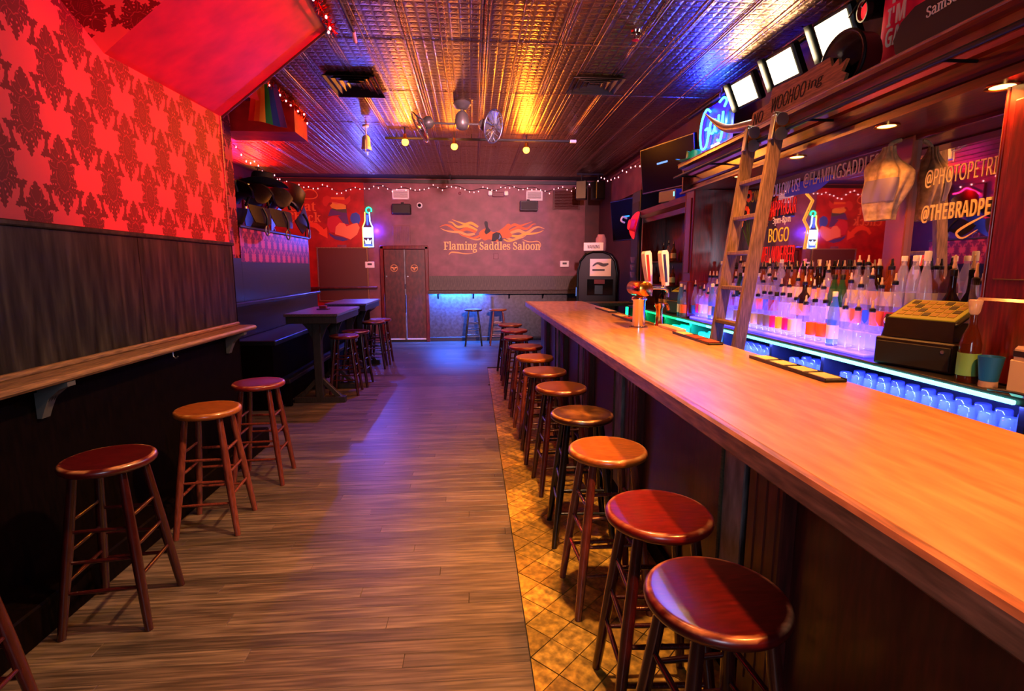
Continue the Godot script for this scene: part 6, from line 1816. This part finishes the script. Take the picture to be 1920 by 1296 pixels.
# ---------------------------------------------------------------- bottles
func bottle(shape: int, body: Material, label: Material, cap: Material, pourer: bool) -> Node3D:
	var o := Node3D.new()
	var profs := [
		[[0, 0], [0.036, 0], [0.038, 0.005], [0.038, 0.18], [0.032, 0.21], [0.016, 0.235], [0.0135, 0.26], [0.0135, 0.3], [0, 0.3]],
		[[0, 0], [0.042, 0], [0.044, 0.006], [0.044, 0.15], [0.04, 0.18], [0.018, 0.21], [0.015, 0.23], [0.015, 0.275], [0, 0.275]],
		[[0, 0], [0.031, 0], [0.033, 0.005], [0.034, 0.2], [0.026, 0.25], [0.014, 0.29], [0.013, 0.33], [0, 0.33]],
		[[0, 0], [0.045, 0], [0.05, 0.02], [0.05, 0.1], [0.038, 0.16], [0.018, 0.19], [0.016, 0.25], [0, 0.25]],
	]
	var p := []
	for q in profs[shape]:
		p.append(Vector2(q[0], q[1]))
	var h: float = p[p.size() - 1].y
	var r: float = p[3].x if shape < 3 else 0.05
	part(o, "glass_body", G.new().lathe(p, 16, Transform3D.IDENTITY, 0.5), body)
	if label:
		var y0 := 0.045 if shape < 3 else 0.03
		var y1 := 0.13 if shape < 3 else 0.095
		part(o, "label", G.new().lathe([Vector2(r, y0), Vector2(r + 0.0008, y0), Vector2(r + 0.0008, y1), Vector2(r, y1)], 16), label)
	if pourer:
		part(o, "pourer", G.new().lathe([Vector2(0.007, h + 0.008), Vector2(0.009, h + 0.016), Vector2(0.0055, h + 0.03), Vector2(0.005, h + 0.05), Vector2(0, h + 0.052)], 10), cap)
		part(o, "pourer_collar", G.new().lathe([Vector2(0.0145, h - 0.014), Vector2(0.0165, h - 0.012), Vector2(0.0165, h + 0.006), Vector2(0.007, h + 0.01), Vector2(0, h + 0.01)], 12), mats["black_plastic"])
	else:
		part(o, "cap", G.new().lathe([Vector2(0.0155, h - 0.022), Vector2(0.016, h + 0.006), Vector2(0.014, h + 0.009), Vector2(0, h + 0.009)], 12), cap)
	return o


func build_bottles() -> void:
	var clear := glass("bottle_clear", Color(0.8, 0.8, 0.98), 0.12, 0.04)
	var frost := glass("bottle_frost", Color(0.78, 0.8, 0.98), 0.3, 0.12)
	var amber := glass("bottle_amber", Color(0.42, 0.18, 0.04), 0.7, 0.06)
	var green := glass("bottle_green", Color(0.06, 0.32, 0.16), 0.7, 0.06)
	var blue := glass("bottle_blue", Color(0.25, 0.55, 0.85), 0.5, 0.06)
	var pour := mat("pourer_pale", Color(0.82, 0.72, 0.62), 0.4)
	var kinds := [
		["clear round bottle with red label", bottle(0, clear, mat("label_red", Color(0.8, 0.1, 0.1), 0.6), pour, true)],
		["clear round bottle with cream label", bottle(0, clear, mats["cream_pad"], pour, true)],
		["amber whiskey bottle with cream label", bottle(1, amber, mats["cream_pad"], mats["black_plastic"], true)],
		["tall clear bottle with blue label", bottle(2, clear, mat("label_blue", Color(0.15, 0.4, 0.8), 0.6), pour, true)],
		["frosted tall bottle with silver label", bottle(2, frost, mat("label_silver", Color(0.6, 0.6, 0.62), 0.4), mats["white_plastic"], false)],
		["clear bottle with orange label", bottle(1, clear, mat("label_orange", Color(0.9, 0.42, 0.12), 0.6), pour, true)],
		["green glass bottle with white label", bottle(2, green, mats["white_paper"], mats["black_plastic"], false)],
		["wide clear decanter bottle without label", bottle(3, clear, null, pour, true)],
		["clear bottle with yellow label", bottle(0, clear, mat("label_yellow", Color(0.92, 0.82, 0.2), 0.6), pour, true)],
		["clear bottle with magenta label", bottle(0, clear, mat("label_magenta", Color(0.85, 0.1, 0.6), 0.6), mats["black_plastic"], false)],
		["pale blue bottle with white label", bottle(2, blue, mats["white_paper"], mats["white_plastic"], false)],
		["clear squat bottle with white label", bottle(1, clear, mats["white_paper"], pour, true)],
		["dark brown bottle with gold label", bottle(1, glass("bottle_dark", Color(0.1, 0.04, 0.02), 0.85, 0.06), mat("label_gold", Color(0.75, 0.55, 0.22), 0.5), pour, true)],
	]
	var tiers := [
		[2.255, 1.066, "on the front edge of the lit steps", [11, 1, 7, 4, 3, 10, 5, 11, 7, 8, 9, 0, 1, 10, 6, 11, 5]],
		[2.375, 1.17, "on the middle lit step", [1, 7, 0, 11, 3, 5, 4, 1, 10, 6, 7, 0, 11, 12]],
		[2.483, 1.28, "on the top lit step", [12, 1, 2, 11, 4, 2, 0, 12, 1, 2, 7, 3]],
		[2.582, 1.28, "at the back of the top lit step", [2, 12, 1, 11, 2, 5, 12]],
	]
	var radii := [0.038, 0.038, 0.044, 0.034, 0.034, 0.044, 0.034, 0.05, 0.038, 0.038, 0.034, 0.044, 0.044]
	for t in tiers:
		var z := -2.8
		var last := 0.0
		var k := rng.randi() % 7
		while z > -5.06:
			var pick: int = t[3][(k + (rng.randi() % 3)) % t[3].size()]
			if last > 0.0:
				z -= last + radii[pick] + rng.randf_range(0.003, 0.012)
			last = radii[pick]
			var b := again(kinds[pick][1], "liquor_bottle")
			b.position = Vector3(t[0] + rng.randf_range(-0.003, 0.003), t[1] + 0.0005, z)
			b.rotation.y = rng.randf() * TAU
			tag(b, "%s %s" % [kinds[pick][0], t[2]], "bottle", "%s %s" % [kinds[pick][0], t[2]])
			k += 1
	# bottles standing behind the near register and by the far register
	for q in [[2.585, -2.27], [2.585, -2.4], [2.585, -2.53], [2.585, -2.66], [2.5, -2.74]]:
		var b := again(kinds[[11, 1, 7, 12, 4][taken.get("shelf_bottle", -1) + 1]][1], "shelf_bottle")
		b.position = Vector3(q[0], 1.05, q[1])
		b.scale = Vector3(1.1, 1.75, 1.1)
		tag(b, "large spirit bottle standing behind the cash register", "bottle", "large bottles behind the cash register")
	for q in [[2.165, -5.33, 10], [2.165, -5.24, 5], [2.24, -5.16, 3]]:
		var b := again(kinds[q[2]][1], "corner_bottle")
		b.position = Vector3(q[0], 1.05, q[1])
		tag(b, "%s at the ladder end of the counter" % kinds[q[2]][0], "bottle")
	var n := 0
	for y in [1.05, 1.34, 1.64]:
		for k in 6:
			var b := again(kinds[[2, 12, 1, 2, 12, 2][k]][1], "cabinet_bottle")
			b.position = Vector3(2.5 + 0.03 * (k % 2), y, -6.45 - k * 0.09)
			b.scale = Vector3.ONE * 0.74
			tag(b, "%s in the side cabinet, %s shelf" % [kinds[[2, 12, 1, 2, 12, 2][k]][0], ["lowest", "middle", "top"][n]], "bottle", "bottles in the side cabinet")
		n += 1
	for k in kinds:
		k[1].free()


func build_glassware() -> void:
	var m := glass("tumbler_glass", Color(0.6, 0.68, 0.95), 0.14, 0.04)
	var first := thing("pint_glass", "upturned clear pint glass on the shelf under the back counter", "glass", Vector3.ZERO, 0.0, "pint glasses under the back counter")
	part(first, "wall", G.new().lathe([Vector2(0.042, 0), Vector2(0.043, 0.004), Vector2(0.031, 0.14), Vector2(0.028, 0.145), Vector2(0, 0.145), Vector2(0, 0.138), Vector2(0.027, 0.136), Vector2(0.04, 0.0)], 16), m)
	var n := 0
	for bay in [[-1.9, -3.0, "beside the mahogany column"], [-3.1, -3.58, "below the statuette"], [-4.4, -5.0, "just beyond the ladder foot"], [-5.1, -5.7, "with green light beyond the ladder"], [-3.68, -4.28, "behind the ladder rails"]]:
		var z: float = bay[0] - 0.06
		while z > bay[1] + 0.03:
			for x in [2.24, 2.35]:
				var g := first if n == 0 else again(first, "pint_glass")
				g.position = Vector3(x, 0.786, z - (0.03 if x > 2.3 else 0.0))
				var label := "clear pint glass, %s row of the shelf bay %s" % ["front" if x < 2.3 else "rear", bay[2]]
				g.set_meta("label", label)
				g.set_meta("group", "%s row pint glasses %s" % ["front" if x < 2.3 else "rear", bay[2]])
				n += 1
			z -= 0.098
